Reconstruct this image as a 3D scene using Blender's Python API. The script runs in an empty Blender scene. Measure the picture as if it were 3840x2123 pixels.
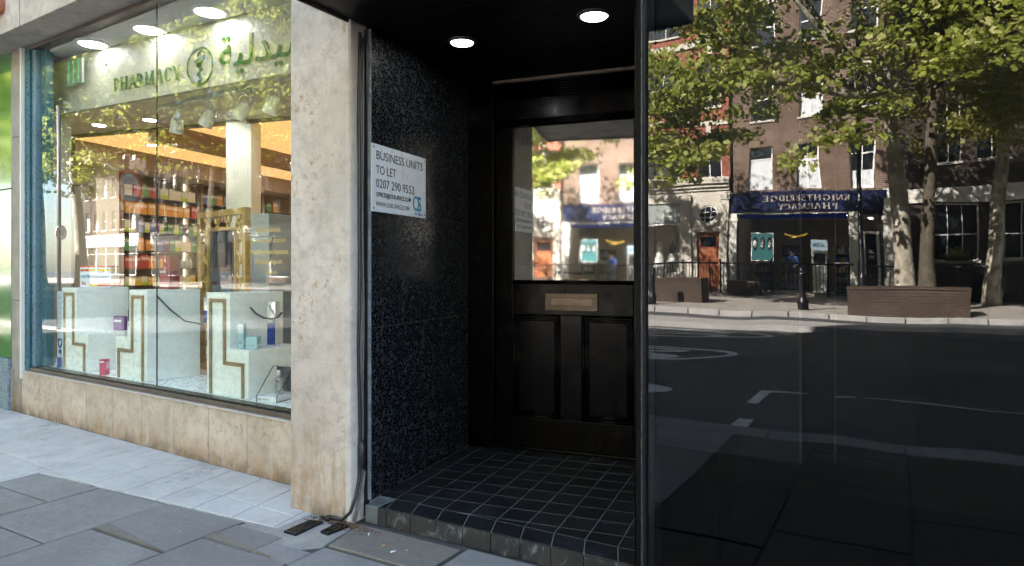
import bpy, math, random
import numpy as np
from mathutils import Vector, Matrix

R = math.radians
random.seed(7)
SC = bpy.context.scene
COL = SC.collection

# ------------------------------------------------------------------ camera
cam_d = bpy.data.cameras.new('camera')
cam_d.lens = 24.0
cam_d.sensor_width = 36.0
cam_d.shift_y = -(1061.5 - 1005.0) / 3840.0
cam_d.clip_start = 0.05
cam_d.clip_end = 600.0
cam = bpy.data.objects.new('camera', cam_d)
COL.objects.link(cam)
cam.location = (0, 0, 1.27)
cam.rotation_euler = (R(90), 0, R(30))
SC.camera = cam

# ------------------------------------------------------------------ sky, sun, exposure
SUN_EL, SUN_AZ = 36.0, -26.0          # azimuth measured from +Y towards +X
world = bpy.data.worlds.new('World')
SC.world = world
world.use_nodes = True
wn, wl = world.node_tree.nodes, world.node_tree.links
wn.clear()
w_out = wn.new('ShaderNodeOutputWorld')
w_bg = wn.new('ShaderNodeBackground')
w_sky = wn.new('ShaderNodeTexSky')
w_sky.sky_type = 'NISHITA'
w_sky.sun_disc = False
w_sky.sun_elevation = R(SUN_EL)
w_sky.sun_rotation = R(SUN_AZ)
w_sky.air_density = 1.0
w_sky.dust_density = 1.2
w_sky.ozone_density = 1.0
w_bg.inputs['Strength'].default_value = 0.05
wl.new(w_sky.outputs[0], w_bg.inputs[0])
wl.new(w_bg.outputs[0], w_out.inputs[0])

sun_d = bpy.data.lights.new('sun', 'SUN')
sun_d.energy = 5.0
sun_d.angle = R(0.53)
sun_d.color = (1.0, 0.95, 0.87)
sun = bpy.data.objects.new('sun', sun_d)
COL.objects.link(sun)
sdir = Vector((math.sin(R(SUN_AZ)) * math.cos(R(SUN_EL)), math.cos(R(SUN_AZ)) * math.cos(R(SUN_EL)), math.sin(R(SUN_EL))))
sun.rotation_euler = sdir.to_track_quat('Z', 'Y').to_euler()
sun.location = (0, 0, 30)

SC.view_settings.view_transform = 'Standard'
SC.view_settings.look = 'None'
SC.view_settings.gamma = 1.0
SC.view_settings.exposure = 4.52
SC.render.engine = 'CYCLES'
cy = SC.cycles
cy.max_bounces = 8
cy.diffuse_bounces = 3
cy.glossy_bounces = 4
cy.transmission_bounces = 4
cy.transparent_max_bounces = 12
cy.caustics_reflective = False
cy.caustics_refractive = False
cy.sample_clamp_indirect = 4.0
cy.use_denoising = True
try:
    cy.denoiser = 'OPENIMAGEDENOISE'
    cy.denoising_input_passes = 'RGB_ALBEDO_NORMAL'
except Exception:
    pass
EXPO = 2 ** SC.view_settings.exposure

# ------------------------------------------------------------------ mesh helpers
class MB:
    def __init__(self):
        self.v, self.f, self.m, self.cur = [], [], [], 0
    def add(self, vs, fs):
        b = len(self.v)
        self.v += [tuple(p) for p in vs]
        for f in fs:
            self.f.append(tuple(b + i for i in f)); self.m.append(self.cur)
        return self
    def box(self, x0, x1, y0, y1, z0, z1):
        return self.add([(x0,y0,z0),(x1,y0,z0),(x1,y1,z0),(x0,y1,z0),(x0,y0,z1),(x1,y0,z1),(x1,y1,z1),(x0,y1,z1)],
                        [(0,3,2,1),(4,5,6,7),(0,1,5,4),(1,2,6,5),(2,3,7,6),(3,0,4,7)])
    def quad(self, a, b, c, d):
        return self.add([a,b,c,d], [(0,1,2,3)])
    def prism(self, poly, lo, hi, axis='z'):
        # poly: counter-clockwise 2d points; axis z -> (x,y), y -> (x,z) extruded along y
        n = len(poly)
        if axis == 'z':
            vs = [(p[0],p[1],lo) for p in poly] + [(p[0],p[1],hi) for p in poly]
        elif axis == 'y':
            vs = [(p[0],hi,p[1]) for p in poly] + [(p[0],lo,p[1]) for p in poly]
        else:
            vs = [(lo,p[0],p[1]) for p in poly] + [(hi,p[0],p[1]) for p in poly]
        fs = [tuple(range(n-1,-1,-1)), tuple(range(n,2*n))]
        fs += [(i,(i+1)%n,n+(i+1)%n,n+i) for i in range(n)]
        return self.add(vs, fs)
    def tube(self, pts, r, n=8, caps=True):
        pts = [Vector(p) for p in pts]
        rs = r if isinstance(r, (list,tuple)) else [r]*len(pts)
        vs, fs = [], []
        prev = None
        for i, p in enumerate(pts):
            t = (pts[min(i+1,len(pts)-1)] - pts[max(i-1,0)])
            if t.length < 1e-9: t = Vector((0,0,1))
            t.normalize()
            if prev is None:
                a = Vector((1,0,0)) if abs(t.x) < .8 else Vector((0,1,0))
                a = (a - t*a.dot(t)).normalized()
            else:
                a = (prev - t*prev.dot(t))
                a = a.normalized() if a.length > 1e-6 else prev
            prev = a
            b = t.cross(a)
            for k in range(n):
                an = 2*math.pi*k/n
                vs.append(p + (a*math.cos(an) + b*math.sin(an))*rs[i])
        for i in range(len(pts)-1):
            for k in range(n):
                fs.append((i*n+k, i*n+(k+1)%n, (i+1)*n+(k+1)%n, (i+1)*n+k))
        if caps:
            fs.append(tuple(range(n-1,-1,-1)))
            fs.append(tuple((len(pts)-1)*n+k for k in range(n)))
        return self.add(vs, fs)
    def lathe(self, prof, cx=0, cy=0, n=24):
        # prof: list of (r, z) from bottom to top
        vs, fs = [], []
        for r, z in prof:
            for k in range(n):
                a = 2*math.pi*k/n
                vs.append((cx+r*math.cos(a), cy+r*math.sin(a), z))
        for i in range(len(prof)-1):
            for k in range(n):
                fs.append((i*n+k, i*n+(k+1)%n, (i+1)*n+(k+1)%n, (i+1)*n+k))
        fs.append(tuple(range(n-1,-1,-1)))
        fs.append(tuple((len(prof)-1)*n+k for k in range(n)))
        return self.add(vs, fs)
    def ring(self, cx, cz, rx, rz, w, y0, y1, n=40, a0=0, a1=360, wz=None):
        # flat ring in the xz plane extruded along y
        wz = w if wz is None else wz
        full = abs(a1-a0) >= 359.9
        m = n if full else n+1
        vs, fs = [], []
        for i in range(m):
            a = R(a0 + (a1-a0)*i/n)
            c, s = math.cos(a), math.sin(a)
            for (kx,kz) in ((rx,rz),(rx-w,rz-wz)):
                for y in (y0,y1):
                    vs.append((cx+kx*c, y, cz+kz*s))
        for i in range(n):
            j = (i+1) % m
            A, B = 4*i, 4*j
            fs += [(A,B,B+2,A+2),(A+1,A+3,B+3,B+1),(A,A+1,B+1,B),(A+2,B+2,B+3,A+3)]
        if not full:
            fs += [(0,2,3,1), (4*n,4*n+1,4*n+3,4*n+2)]
        return self.add(vs, fs)
    def mesh(self, name, mats, smooth=False):
        me = bpy.data.meshes.new(name)
        me.from_pydata(self.v, [], self.f)
        if not isinstance(mats, (list,tuple)): mats = [mats]
        for m in mats: me.materials.append(m)
        if len(mats) > 1: me.polygons.foreach_set('material_index', self.m)
        me.polygons.foreach_set('use_smooth', [bool(smooth)]*len(me.polygons))
        me.update()
        return me
    def build(self, name, mats, parent=None, smooth=False, bevel=0, loc=None, rot=None):
        if not isinstance(smooth, bool): smooth, bevel = False, smooth
        return link(name, self.mesh(name, mats, smooth), parent, bevel, loc, rot)

def link(name, data, parent=None, bevel=0, loc=None, rot=None):
    o = bpy.data.objects.new(name, data)
    COL.objects.link(o)
    if parent: o.parent = parent
    if loc is not None: o.location = loc
    if rot is not None: o.rotation_euler = rot
    if bevel:
        b = o.modifiers.new('bevel', 'BEVEL'); b.width = bevel; b.segments = 2; b.limit_method = 'ANGLE'
        b.harden_normals = False
    return o
def smooth_angle(o):
    pass
def tag(o, label=None, cat=None, group=None, kind=None):
    if label: o['label'] = label
    if cat: o['category'] = cat
    if group: o['group'] = group
    if kind: o['kind'] = kind
    return o
def empty(name, loc=(0,0,0), rz=0, label=None, cat=None, group=None, kind=None):
    o = bpy.data.objects.new(name, None); COL.objects.link(o)
    o.location = loc; o.rotation_euler = (0,0,rz); o.empty_display_size = .1
    return tag(o, label, cat, group, kind)
def copy_tree(o, parent=None):
    c = o.copy(); COL.objects.link(c); c.parent = parent
    for ch in list(o.children): copy_tree(ch, c)
    return c
def box(x0,x1,y0,y1,z0,z1): return MB().box(x0,x1,y0,y1,z0,z1)

# 2d convex clipping
def clip(poly, nx, ny, d):
    """keep points with nx*x + ny*y >= d"""
    out = []
    for i in range(len(poly)):
        p, q = poly[i], poly[(i+1)%len(poly)]
        a, b = nx*p[0]+ny*p[1]-d, nx*q[0]+ny*q[1]-d
        if a >= 0: out.append(p)
        if (a >= 0) != (b >= 0):
            t = a/(a-b); out.append((p[0]+(q[0]-p[0])*t, p[1]+(q[1]-p[1])*t))
    return out
def area(poly):
    return .5*sum(poly[i][0]*poly[(i+1)%len(poly)][1]-poly[(i+1)%len(poly)][0]*poly[i][1] for i in range(len(poly)))
def inset(poly, g):
    """shrink a convex ccw polygon by g on each side"""
    n = len(poly); res = poly[:]
    lines = []
    for i in range(n):
        p, q = poly[i], poly[(i+1)%n]
        dx, dy = q[0]-p[0], q[1]-p[1]; L = math.hypot(dx,dy)
        if L < 1e-6: continue
        lines.append((-dy/L, dx/L, (-dy*p[0]+dx*p[1])/L + g))
    for l in lines:
        res = clip(res, *l)
        if len(res) < 3: return []
    return res
def dedupe(poly, e=1e-5):
    out = []
    for p in poly:
        if not out or math.hypot(p[0]-out[-1][0], p[1]-out[-1][1]) > e: out.append(p)
    while len(out) > 2 and math.hypot(out[0][0]-out[-1][0], out[0][1]-out[-1][1]) < e: out.pop()
    return out

# ------------------------------------------------------------------ materials
class N:
    """small wrapper to write node trees"""
    def __init__(self, name):
        self.mat = bpy.data.materials.new(name); self.mat.use_nodes = True
        self.t = self.mat.node_tree; self.t.nodes.clear()
        self.out = self.t.nodes.new('ShaderNodeOutputMaterial')
        self._pos = None
    def new(self, typ, **kw):
        n = self.t.nodes.new('ShaderNode'+typ)
        for k, v in kw.items(): setattr(n, k, v)
        return n
    def set(self, sock, v):
        if isinstance(v, bpy.types.NodeSocket): self.t.links.new(v, sock)
        elif isinstance(v, tuple) and len(v) == 3 and sock.type == 'RGBA': sock.default_value = (*v, 1)
        else: sock.default_value = v
    def pos(self, scale=(1,1,1), obj=False):
        if obj: s = self.new('TexCoord').outputs['Object']
        else: s = self.new('NewGeometry').outputs['Position']
        m = self.new('Mapping'); self.set(m.inputs[0], s); m.inputs['Scale'].default_value = scale
        return m.outputs[0]
    def noise(self, vec, scale, detail=5, rough=.55, dist=0):
        n = self.new('TexNoise'); self.set(n.inputs['Vector'], vec)
        n.inputs['Scale'].default_value = scale; n.inputs['Detail'].default_value = detail
        n.inputs['Roughness'].default_value = rough; n.inputs['Distortion'].default_value = dist
        return n.outputs['Fac']
    def vor(self, vec, scale, feature='F1', out='Distance', rand=1):
        n = self.new('TexVoronoi'); n.feature = feature; self.set(n.inputs['Vector'], vec)
        n.inputs['Scale'].default_value = scale; n.inputs['Randomness'].default_value = rand
        return n.outputs[out]
    def ramp(self, fac, a, b, lo=0., hi=1.):
        n = self.new('MapRange'); n.interpolation_type = 'SMOOTHSTEP'
        self.set(n.inputs['Value'], fac)
        n.inputs['From Min'].default_value = a; n.inputs['From Max'].default_value = b
        n.inputs['To Min'].default_value = lo; n.inputs['To Max'].default_value = hi
        return n.outputs[0]
    def mix(self, fac, a, b):
        n = self.new('Mix'); n.data_type = 'RGBA'
        self.set(n.inputs[0], fac); self.set(n.inputs[6], a); self.set(n.inputs[7], b)
        return n.outputs[2]
    def math(self, op, a, b=0.):
        n = self.new('Math'); n.operation = op
        self.set(n.inputs[0], a); self.set(n.inputs[1], b)
        return n.outputs[0]
    def sep(self, vec):
        n = self.new('SeparateXYZ'); self.set(n.inputs[0], vec); return n.outputs
    def bump(self, h, strength=.3, dist=.01):
        n = self.new('Bump'); self.set(n.inputs['Height'], h)
        n.inputs['Strength'].default_value = strength; n.inputs['Distance'].default_value = dist
        return n.outputs[0]
    def bsdf(self, color, rough=.6, metal=0., normal=None, spec=.5, emit=None, estr=0., coat=0., ior=1.5):
        b = self.new('BsdfPrincipled')
        self.set(b.inputs['Base Color'], color); self.set(b.inputs['Roughness'], rough)
        self.set(b.inputs['Metallic'], metal); b.inputs['Specular IOR Level'].default_value = spec
        b.inputs['IOR'].default_value = ior
        b.inputs['Coat Weight'].default_value = coat
        b.inputs['Coat Roughness'].default_value = .08
        if normal is not None: self.set(b.inputs['Normal'], normal)
        if emit is not None:
            self.set(b.inputs['Emission Color'], emit); b.inputs['Emission Strength'].default_value = estr
        self.t.links.new(b.outputs[0], self.out.inputs[0])
        return b
    def done(self): return self.mat

def PM(name, c, var=.15, scale=9, rough=.55, rvar=.12, bump=.12, bscale=70, metal=0, spec=.5, emit=None, estr=0, coat=0):
    """a plain procedural material: uneven tone, uneven gloss, fine relief"""
    n = N(name); p = n.pos()
    a = n.noise(p, scale, 6)
    f = n.noise(p, scale*6, 3)
    fac = n.ramp(n.math('ADD', n.math('MULTIPLY', a, .75), n.math('MULTIPLY', f, .25)), .3, .7)
    lo = tuple(x*(1-var) for x in c); hi = tuple(min(1, x*(1+var)) for x in c)
    col = n.mix(fac, lo, hi)
    rg = n.ramp(f, .3, .7, max(.02, rough-rvar), min(1, rough+rvar))
    nm = n.bump(n.noise(p, bscale, 4), bump, .004) if bump else None
    n.bsdf(col, rg, metal, nm, spec, emit, estr, coat)
    return n.done()

def stone_mat(name, c_lo, c_hi, c_stain, pit=1., stain_z=None, rough=.62):
    n = N(name); p = n.pos()
    a = n.noise(p, 2.3, 8, .6, .4); b = n.noise(p, 14, 6, .65)
    base = n.mix(n.ramp(a, .32, .68), c_lo, c_hi)
    base = n.mix(n.ramp(b, .42, .72, 0, .5), base, tuple(x*.66 for x in c_lo))
    base = n.mix(n.ramp(n.noise(p, 6.5, 8, .7, .8), .54, .70, 0, .55), base, tuple(x*.74 for x in c_lo))
    # clustered rusty pits
    pm = n.math('MULTIPLY', n.ramp(n.noise(p, 3.1, 3), .44, .62), n.ramp(n.noise(p, 26, 6, .7), .53, .66))
    base = n.mix(n.math('MULTIPLY', pm, .75*pit), base, c_stain)
    dots = n.math('MULTIPLY', n.ramp(n.vor(p, 34), .17, .06), n.ramp(n.noise(p, 5, 3), .52, .6))
    base = n.mix(n.math('MULTIPLY', dots, .65*pit), base, tuple(x*.45 for x in c_stain))
    if stain_z:
        st = n.pos((9, 9, 2.0))
        sn = n.noise(st, 1.9, 12, .78, .5)
        z = n.sep(n.pos())[2]
        m = n.math('MULTIPLY', n.ramp(z, stain_z, .02), n.ramp(sn, .33, .66))
        base = n.mix(n.math('MULTIPLY', m, .9), base, c_stain)
        m2 = n.math('MULTIPLY', n.ramp(z, .1, .0), n.ramp(n.noise(p, 9, 6), .35, .6))
        base = n.mix(n.math('MULTIPLY', m2, .55), base, (.06,.05,.045))
    h = n.math('SUBTRACT', n.noise(p, 60, 5), n.math('MULTIPLY', pm, .8))
    n.bsdf(base, n.ramp(b, .3, .7, rough-.12, rough+.12), 0, n.bump(h, .22, .004), .4)
    return n.done()

LIME = stone_mat('limestone', (.44,.39,.345), (.58,.525,.475), (.33,.20,.09), 1.1, .7)
LIME_EDGE = stone_mat('limestone_edge', (.46,.41,.36), (.56,.51,.46), (.42,.33,.22), .4)
TRAV = stone_mat('travertine', (.41,.345,.275), (.54,.465,.385), (.33,.20,.09), 1.4, .2)
SOFFIT = stone_mat('lintel_stone', (.40,.35,.31), (.52,.465,.42), (.33,.26,.2), .4)
PIER = PM('pier_stone', (.27,.245,.21), .2, 6, .7)

def slab_mat(name, c_lo, c_hi, dirt, dscale=1.6, damt=.6, grain=.15, rough=.75, vary=.55):
    n = N(name); p = n.pos()
    oi = n.new('ObjectInfo').outputs['Random']
    a = n.noise(p, 1.4, 9, .68, .6); b = n.noise(p, 30, 7, .75)
    base = n.mix(n.ramp(a, .3, .7), c_lo, c_hi)
    base = n.mix(n.ramp(n.noise(p, 4.2, 9, .72, 1.), .42, .68, 0, .4), base, tuple(x*.62 for x in c_lo))
    base = n.mix(n.math('MULTIPLY', oi, vary), base, tuple(x*.62 for x in c_lo))
    base = n.mix(n.ramp(b, .4, .75, 0, grain*2), base, tuple(x*.6 for x in c_lo))
    sp = n.math('MULTIPLY', n.ramp(n.noise(p, dscale, 7, .7), .55, .72), n.ramp(b, .3, .6))
    base = n.mix(n.math('MULTIPLY', sp, damt), base, dirt)
    spots = n.ramp(n.vor(p, 5.2), .075, .05)
    keep = n.ramp(n.vor(p, 5.2, out='Color') if False else n.noise(p, 1.9, 2), .44, .48)
    base = n.mix(n.math('MULTIPLY', n.math('MULTIPLY', spots, keep), .85), base, tuple(x*.35 for x in c_lo))
    n.bsdf(base, n.ramp(b, .3, .7, rough-.1, rough+.12), 0, n.bump(n.math('ADD', b, n.math('MULTIPLY', a, 1.5)), .35, .006), .35)
    return n.done()
YORK = slab_mat('york_stone', (.235,.220,.206), (.325,.308,.292), (.17,.135,.105), 1.3, .55)
YORKDIM = slab_mat('york_stone_dimmed', (.035,.035,.035), (.055,.054,.053), (.03,.025,.02), 1.3, .55, vary=.3)  # same flags darkened so their reflection in the dark glass stays near black
YORKTAN = slab_mat('york_stone_tan', (.185,.165,.135), (.245,.225,.19), (.2,.14,.09), 1.7, .6)
WHITESLAB = slab_mat('pale_paving', (.47,.445,.42), (.58,.55,.52), (.16,.16,.165), 2.2, .8, .1, vary=.16)
MORTAR = slab_mat('mortar', (.28,.265,.245), (.38,.36,.335), (.15,.12,.09), 3, .7)
BEDDING = slab_mat('joint_bedding', (.075,.07,.065), (.11,.1,.095), (.04,.035,.03), 3, .7)
KERB = slab_mat('kerb_granite', (.30,.29,.28), (.40,.385,.37), (.15,.14,.13), 2, .5)
FARPAVE = slab_mat('far_paving', (.26,.235,.21), (.36,.33,.30), (.15,.13,.11), 1.5, .5)

def asphalt():
    n = N('asphalt'); p = n.pos()
    a = n.noise(p, .7, 6, .6); b = n.noise(p, 90, 3, .7)
    base = n.mix(n.ramp(a, .3, .7), (.045,.046,.05), (.075,.076,.08))
    base = n.mix(n.ramp(b, .45, .8, 0, .5), base, (.12,.12,.125))
    patch = n.sep(n.vor(n.pos((.16,.5,1)), 1.0, 'F1', 'Color', 1))[0]
    base = n.mix(n.ramp(patch, .55, .6, 0, .55), base, (.03,.031,.034))
    base = n.mix(n.ramp(n.noise(n.pos((.2,2.2,1)), 1.5, 5), .5, .7, 0, .4), base, (.1,.1,.1))
    crack = n.ramp(n.vor(n.pos((.35,.55,1)), 1.0, 'DISTANCE_TO_EDGE'), .004, .0)
    base = n.mix(n.math('MULTIPLY', crack, .7), base, (.02,.02,.02))
    n.bsdf(base, .8, 0, n.bump(b, .5, .006), .35)
    return n.done()
ASPHALT = asphalt()
def paint_mark():
    n = N('road_paint'); p = n.pos()
    a = n.noise(p, 6, 8, .75)
    base = n.mix(n.ramp(a, .5, .66), (.80,.80,.78), (.2,.2,.205))
    n.bsdf(base, .65, 0, n.bump(n.noise(p, 80, 3), .3, .004))
    return n.done()
ROADPAINT = paint_mark()

def terrazzo():
    n = N('terrazzo'); p = n.pos((1,1,1))
    w = n.noise(p, 24, 3)
    wv = n.new('VectorMath'); wv.operation = 'SCALE'; n.set(wv.inputs[0], p); wv.inputs['Scale'].default_value = 1
    pv = n.new('VectorMath'); pv.operation = 'ADD'
    cn = n.new('TexNoise'); n.set(cn.inputs['Vector'], p); cn.inputs['Scale'].default_value = 30
    sc = n.new('VectorMath'); sc.operation = 'SCALE'; n.set(sc.inputs[0], cn.outputs['Color']); sc.inputs['Scale'].default_value = .018
    n.set(pv.inputs[0], p); n.set(pv.inputs[1], sc.outputs[0])
    e1 = n.vor(pv.outputs[0], 58, 'DISTANCE_TO_EDGE')
    cid = n.vor(pv.outputs[0], 58, 'F1', 'Color')
    r = n.sep(cid)[0]
    chip = n.math('MULTIPLY', n.ramp(e1, .05, .11), n.ramp(r, .10, .16))
    base = n.mix(n.ramp(w, .3, .7), (.014,.017,.020), (.031,.037,.042))
    base = n.mix(chip, base, (.001,.001,.0012))
    n.bsdf(base, n.ramp(chip, 0, 1, .5, .2), 0, None, .22)
    return n.done()
TERRAZZO = terrazzo()
TERR_EDGE = PM('terrazzo_edge', (.20,.215,.235), .3, 20, .6, bump=.3)

def floor_tile_mat():
    n = N('slate_tile'); p = n.pos()
    oi = n.new('ObjectInfo').outputs['Random']
    a = n.noise(p, 7, 6, .6)
    base = n.mix(n.ramp(a, .3, .7), (.004,.0055,.0075), (.008,.010,.013))
    base = n.mix(n.math('MULTIPLY', oi, .5), base, (.008,.0085,.0095))
    lime = n.math('MULTIPLY', n.ramp(n.noise(p, 12, 7, .75), .56, .7), n.ramp(n.noise(p, 3, 2), .42, .6))
    base = n.mix(n.math('MULTIPLY', lime, .22), base, (.10,.115,.125))
    n.bsdf(base, n.ramp(a, .3, .7, .38, .58), 0, n.bump(n.noise(p, 50, 4), .12, .003), .5)
    return n.done()
TILE = floor_tile_mat()
def riser_tile_mat():
    n = N('limed_tile'); p = n.pos()
    a = n.noise(p, 9, 8, .75, .8)
    base = n.mix(n.ramp(n.noise(p, 4, 3), .3, .7), (.016,.017,.018), (.032,.032,.031))
    base = n.mix(n.ramp(a, .52, .7, 0, .75), base, (.20,.23,.245))
    n.bsdf(base, .55, 0, n.bump(a, .2, .003), .4)
    return n.done()
RTILE = riser_tile_mat()
GROUT = PM('grout', (.17,.175,.17), .3, 20, .85)
STEPSTONE = PM('step_end_stone', (.10,.11,.11), .35, 12, .7, bump=.3)

def gloss_wood(name, c, rough=.2):
    n = N(name); p = n.pos((1,1,.12)); q = n.pos()
    g = n.noise(p, 60, 5, .6)
    base = n.mix(n.ramp(n.noise(q, 4, 5), .3, .7), tuple(x*.8 for x in c), tuple(x*1.25 for x in c))
    n.bsdf(base, n.ramp(n.noise(q, 9, 4, .6), .3, .7, rough-.05, rough+.08), 0, n.bump(n.math('ADD', g, n.math('MULTIPLY', n.noise(q, 35, 4), .5)), .10, .002), .11)
    return n.done()
BLACKWOOD = gloss_wood('black_gloss_paint', (.0016,.0012,.0012))
SOFFITWOOD = gloss_wood('dark_soffit_paint', (.003,.0024,.0023), .42)
LITTRIM = PM('lit_edge_trim', (.17,.135,.115), .3, 18, .55)  # pale tone stands for the lit edge of the head strip
BRASS = PM('dull_bronze', (.12,.092,.075), .25, 12, .45, metal=.6)
BRONZE = PM('bronze_frame', (.115,.088,.07), .2, 10, .42, metal=.35, bump=.05)
DARKMETAL = PM('dark_metal', (.008,.0085,.0095), .3, 14, .32, metal=.3, bump=.1)
EDGEMETAL = PM('worn_highlight_metal', (.09,.08,.075), .55, 30, .4, metal=.5)
TEAL = PM('teal_frame', (.012,.085,.115), .3, 5, .35, bump=.05)
TEALB = PM('teal_frame_pale', (.10,.17,.205), .2, 5, .35, bump=.05)
GREENP = PM('green_glazed_panel', (.06,.20,.03), .25, 2.2, .10, .05, bump=.02, coat=1.)
GRANITE = PM('blue_grey_granite', (.16,.21,.235), .5, 40, .7, bump=.9, bscale=40)
BLACKRUB = PM('black_cable', (.012,.012,.013), .4, 40, .45)
BLACK = PM('black_paint', (.006,.006,.007), .3, 20, .5)
WHITEP = PM('white_laminate', (.82,.84,.80), .04, 5, .3, bump=.03)
GOLDTRIM = PM('gold_brown_trim', (.30,.20,.10), .25, 24, .4, metal=.35)
GOLD = PM('gold_paint', (.44,.285,.085), .2, 14, .38, metal=.45)
CREAM = PM('cream_panel', (.74,.71,.65), .06, 3, .5, bump=.05)
CEILW = PM('ceiling_white', (.60,.58,.56), .06, 2, .7, bump=.05)
COLUMNW = PM('column_white', (.66,.70,.66), .05, 3, .5)
BEIGEW = PM('beige_wall', (.50,.43,.34), .1, 2, .6)
FASCIA = PM('bulkhead_taupe', (.17,.125,.09), .15, 3, .5)
FLOORIN = PM('shop_floor', (.34,.31,.28), .15, 2, .25)
GREENTXT = PM('green_letters', (.008,.085,.014), .25, 30, .4)
GOLDTXT = PM('gold_letters', (.55,.38,.08), .15, 30, .4)
SHELFM = PM('dark_shelf_edge', (.05,.05,.045), .2, 10, .3)
BACKBOARD = PM('shelf_back', (.42,.36,.26), .1, 3, .5)
SIGNW = PM('white_sign_board', (.60,.63,.66), .05, 3, .35, bump=.02)
SIGNT = PM('sign_black_print', (.012,.011,.013), .2, 20, .5)
SIGNB = PM('sign_blue_print', (.015,.20,.36), .15, 20, .5)
WHITEFR = PM('white_window_paint', (.74,.73,.70), .08, 5, .45)
STUCCO = PM('white_stucco', (.62,.59,.54), .12, 1.5, .75)
STONEW = stone_mat('far_portland_stone', (.46,.42,.36), (.58,.54,.47), (.32,.26,.19), .5)
BLINDM = PM('pale_blind', (.56,.58,.60), .08, 3, .6)
BLUEFAS = PM('navy_fascia', (.007,.011,.04), .2, 2, .25, bump=.03)
DARKIN = PM('dark_interior', (.012,.012,.013), .3, 3, .7)
REDDOOR = PM('red_wood_door', (.26,.075,.022), .3, 8, .4)
PLANTERB = None

def brick_mat(name, c1, c2, mortar, facing='y'):
    n = N(name); s = n.sep(n.pos())
    cv = n.new('CombineXYZ'); n.set(cv.inputs[0], s[0] if facing == 'y' else s[1]); n.set(cv.inputs[1], s[2])
    b = n.new('TexBrick'); n.set(b.inputs['Vector'], cv.outputs[0])
    b.inputs['Scale'].default_value = 1
    b.inputs['Brick Width'].default_value = .225; b.inputs['Row Height'].default_value = .075
    b.inputs['Mortar Size'].default_value = .012; b.inputs['Mortar Smooth'].default_value = .3
    b.inputs['Bias'].default_value = 0
    n.set(b.inputs['Color1'], c1); n.set(b.inputs['Color2'], c2); n.set(b.inputs['Mortar'], mortar)
    p = n.pos()
    col = n.mix(n.ramp(n.noise(p, .9, 8, .7), .35, .65, 0, .75), b.outputs['Color'], tuple(x*.6 for x in c1))
    n.bsdf(col, .8, 0, n.bump(n.math('SUBTRACT', n.noise(p, 40, 4), b.outputs['Fac']), .4, .01), .3)
    return n.done()
BRICKRED = brick_mat('red_brick', (.33,.085,.042), (.24,.058,.03), (.30,.2,.15))
BRICKBROWN = brick_mat('brown_brick', (.15,.085,.055), (.085,.05,.034), (.30,.255,.215))
BRICKDARK = brick_mat('dark_brick', (.05,.036,.028), (.032,.024,.02), (.07,.06,.05))
PLANTERB = brick_mat('planter_brick', (.055,.034,.023), (.033,.021,.015), (.10,.08,.065))

def pane_mat(name, c=(.012,.015,.018), rough=.02):
    n = N(name); p = n.pos()
    n.bsdf(c, rough, 0, n.bump(n.noise(p, .8, 2), .02, .05), .9, ior=1.6)
    return n.done()
PANE = pane_mat('window_pane')

def glass_mat(name, ior, tint, rough=0., ripple=.0, dust_haze=None):
    """front face of a sheet of glass: Fresnel reflection over clear or tinted transmission"""
    n = N(name); p = n.pos()
    fr = n.new('Fresnel'); fr.inputs['IOR'].default_value = ior
    tr = n.new('BsdfTransparent'); n.set(tr.inputs[0], tint)
    gl = n.new('BsdfGlossy'); gl.inputs['Roughness'].default_value = rough
    if ripple:
        nm = n.bump(n.noise(p, 1.3, 2), ripple, .02); n.set(gl.inputs['Normal'], nm)
    front = n.math('SUBTRACT', 1., n.new('NewGeometry').outputs['Backfacing'])
    mx = n.new('MixShader'); n.set(mx.inputs[0], n.math('MULTIPLY', fr.outputs[0], front))
    n.t.links.new(tr.outputs[0], mx.inputs[1]); n.t.links.new(gl.outputs[0], mx.inputs[2])
    last = mx.outputs[0]
    if dust_haze:
        df = n.new('BsdfDiffuse'); df.inputs[0].default_value = (.8,.77,.72,1)  # pale diffuse layer puts a milky haze and extra brightness into the glass
        m2 = n.new('MixShader')
        n.set(m2.inputs[0], n.ramp(n.noise(n.pos((1,1,.35)), 3.5, 7, .7), .35, .8, dust_haze*.3, dust_haze))
        n.t.links.new(last, m2.inputs[1]); n.t.links.new(df.outputs[0], m2.inputs[2]); last = m2.outputs[0]
    n.t.links.new(last, n.out.inputs[0])
    return n.done()
GL_WINDOW = glass_mat('shop_glass', 1.82, (.93,.97,.94), 0, .012, .01)
GL_DARK = glass_mat('dark_glass', 1.69, (.30,.31,.33), 0, .14, None)
GL_DOOR = glass_mat('door_glass', 3.4, (.25,.25,.25), .03, .05, .17)
def clear_mat():
    n = N('glass_back'); t = n.new('BsdfTransparent'); t.inputs[0].default_value = (.98,.99,.985,1)
    n.t.links.new(t.outputs[0], n.out.inputs[0]); return n.done()
GL_BACK = clear_mat()
def glass_pane(name, x0, x1, y, z0, z1, mat, parent, th=.01):
    """a sheet of glass facing -y: outer face reflects, the rest is clear"""
    m = MB()
    m.cur = 0; m.quad((x0,y,z0),(x1,y,z0),(x1,y,z1),(x0,y,z1))
    m.cur = 1
    m.quad((x1,y+th,z0),(x0,y+th,z0),(x0,y+th,z1),(x1,y+th,z1))
    m.quad((x0,y+th,z0),(x0,y,z0),(x0,y,z1),(x0,y+th,z1)); m.quad((x1,y,z0),(x1,y+th,z0),(x1,y+th,z1),(x1,y,z1))
    m.quad((x0,y,z1),(x1,y,z1),(x1,y+th,z1),(x0,y+th,z1)); m.quad((x0,y+th,z0),(x1,y+th,z0),(x1,y,z0),(x0,y,z0))
    return m.build(name, [mat, GL_BACK], parent)

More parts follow.
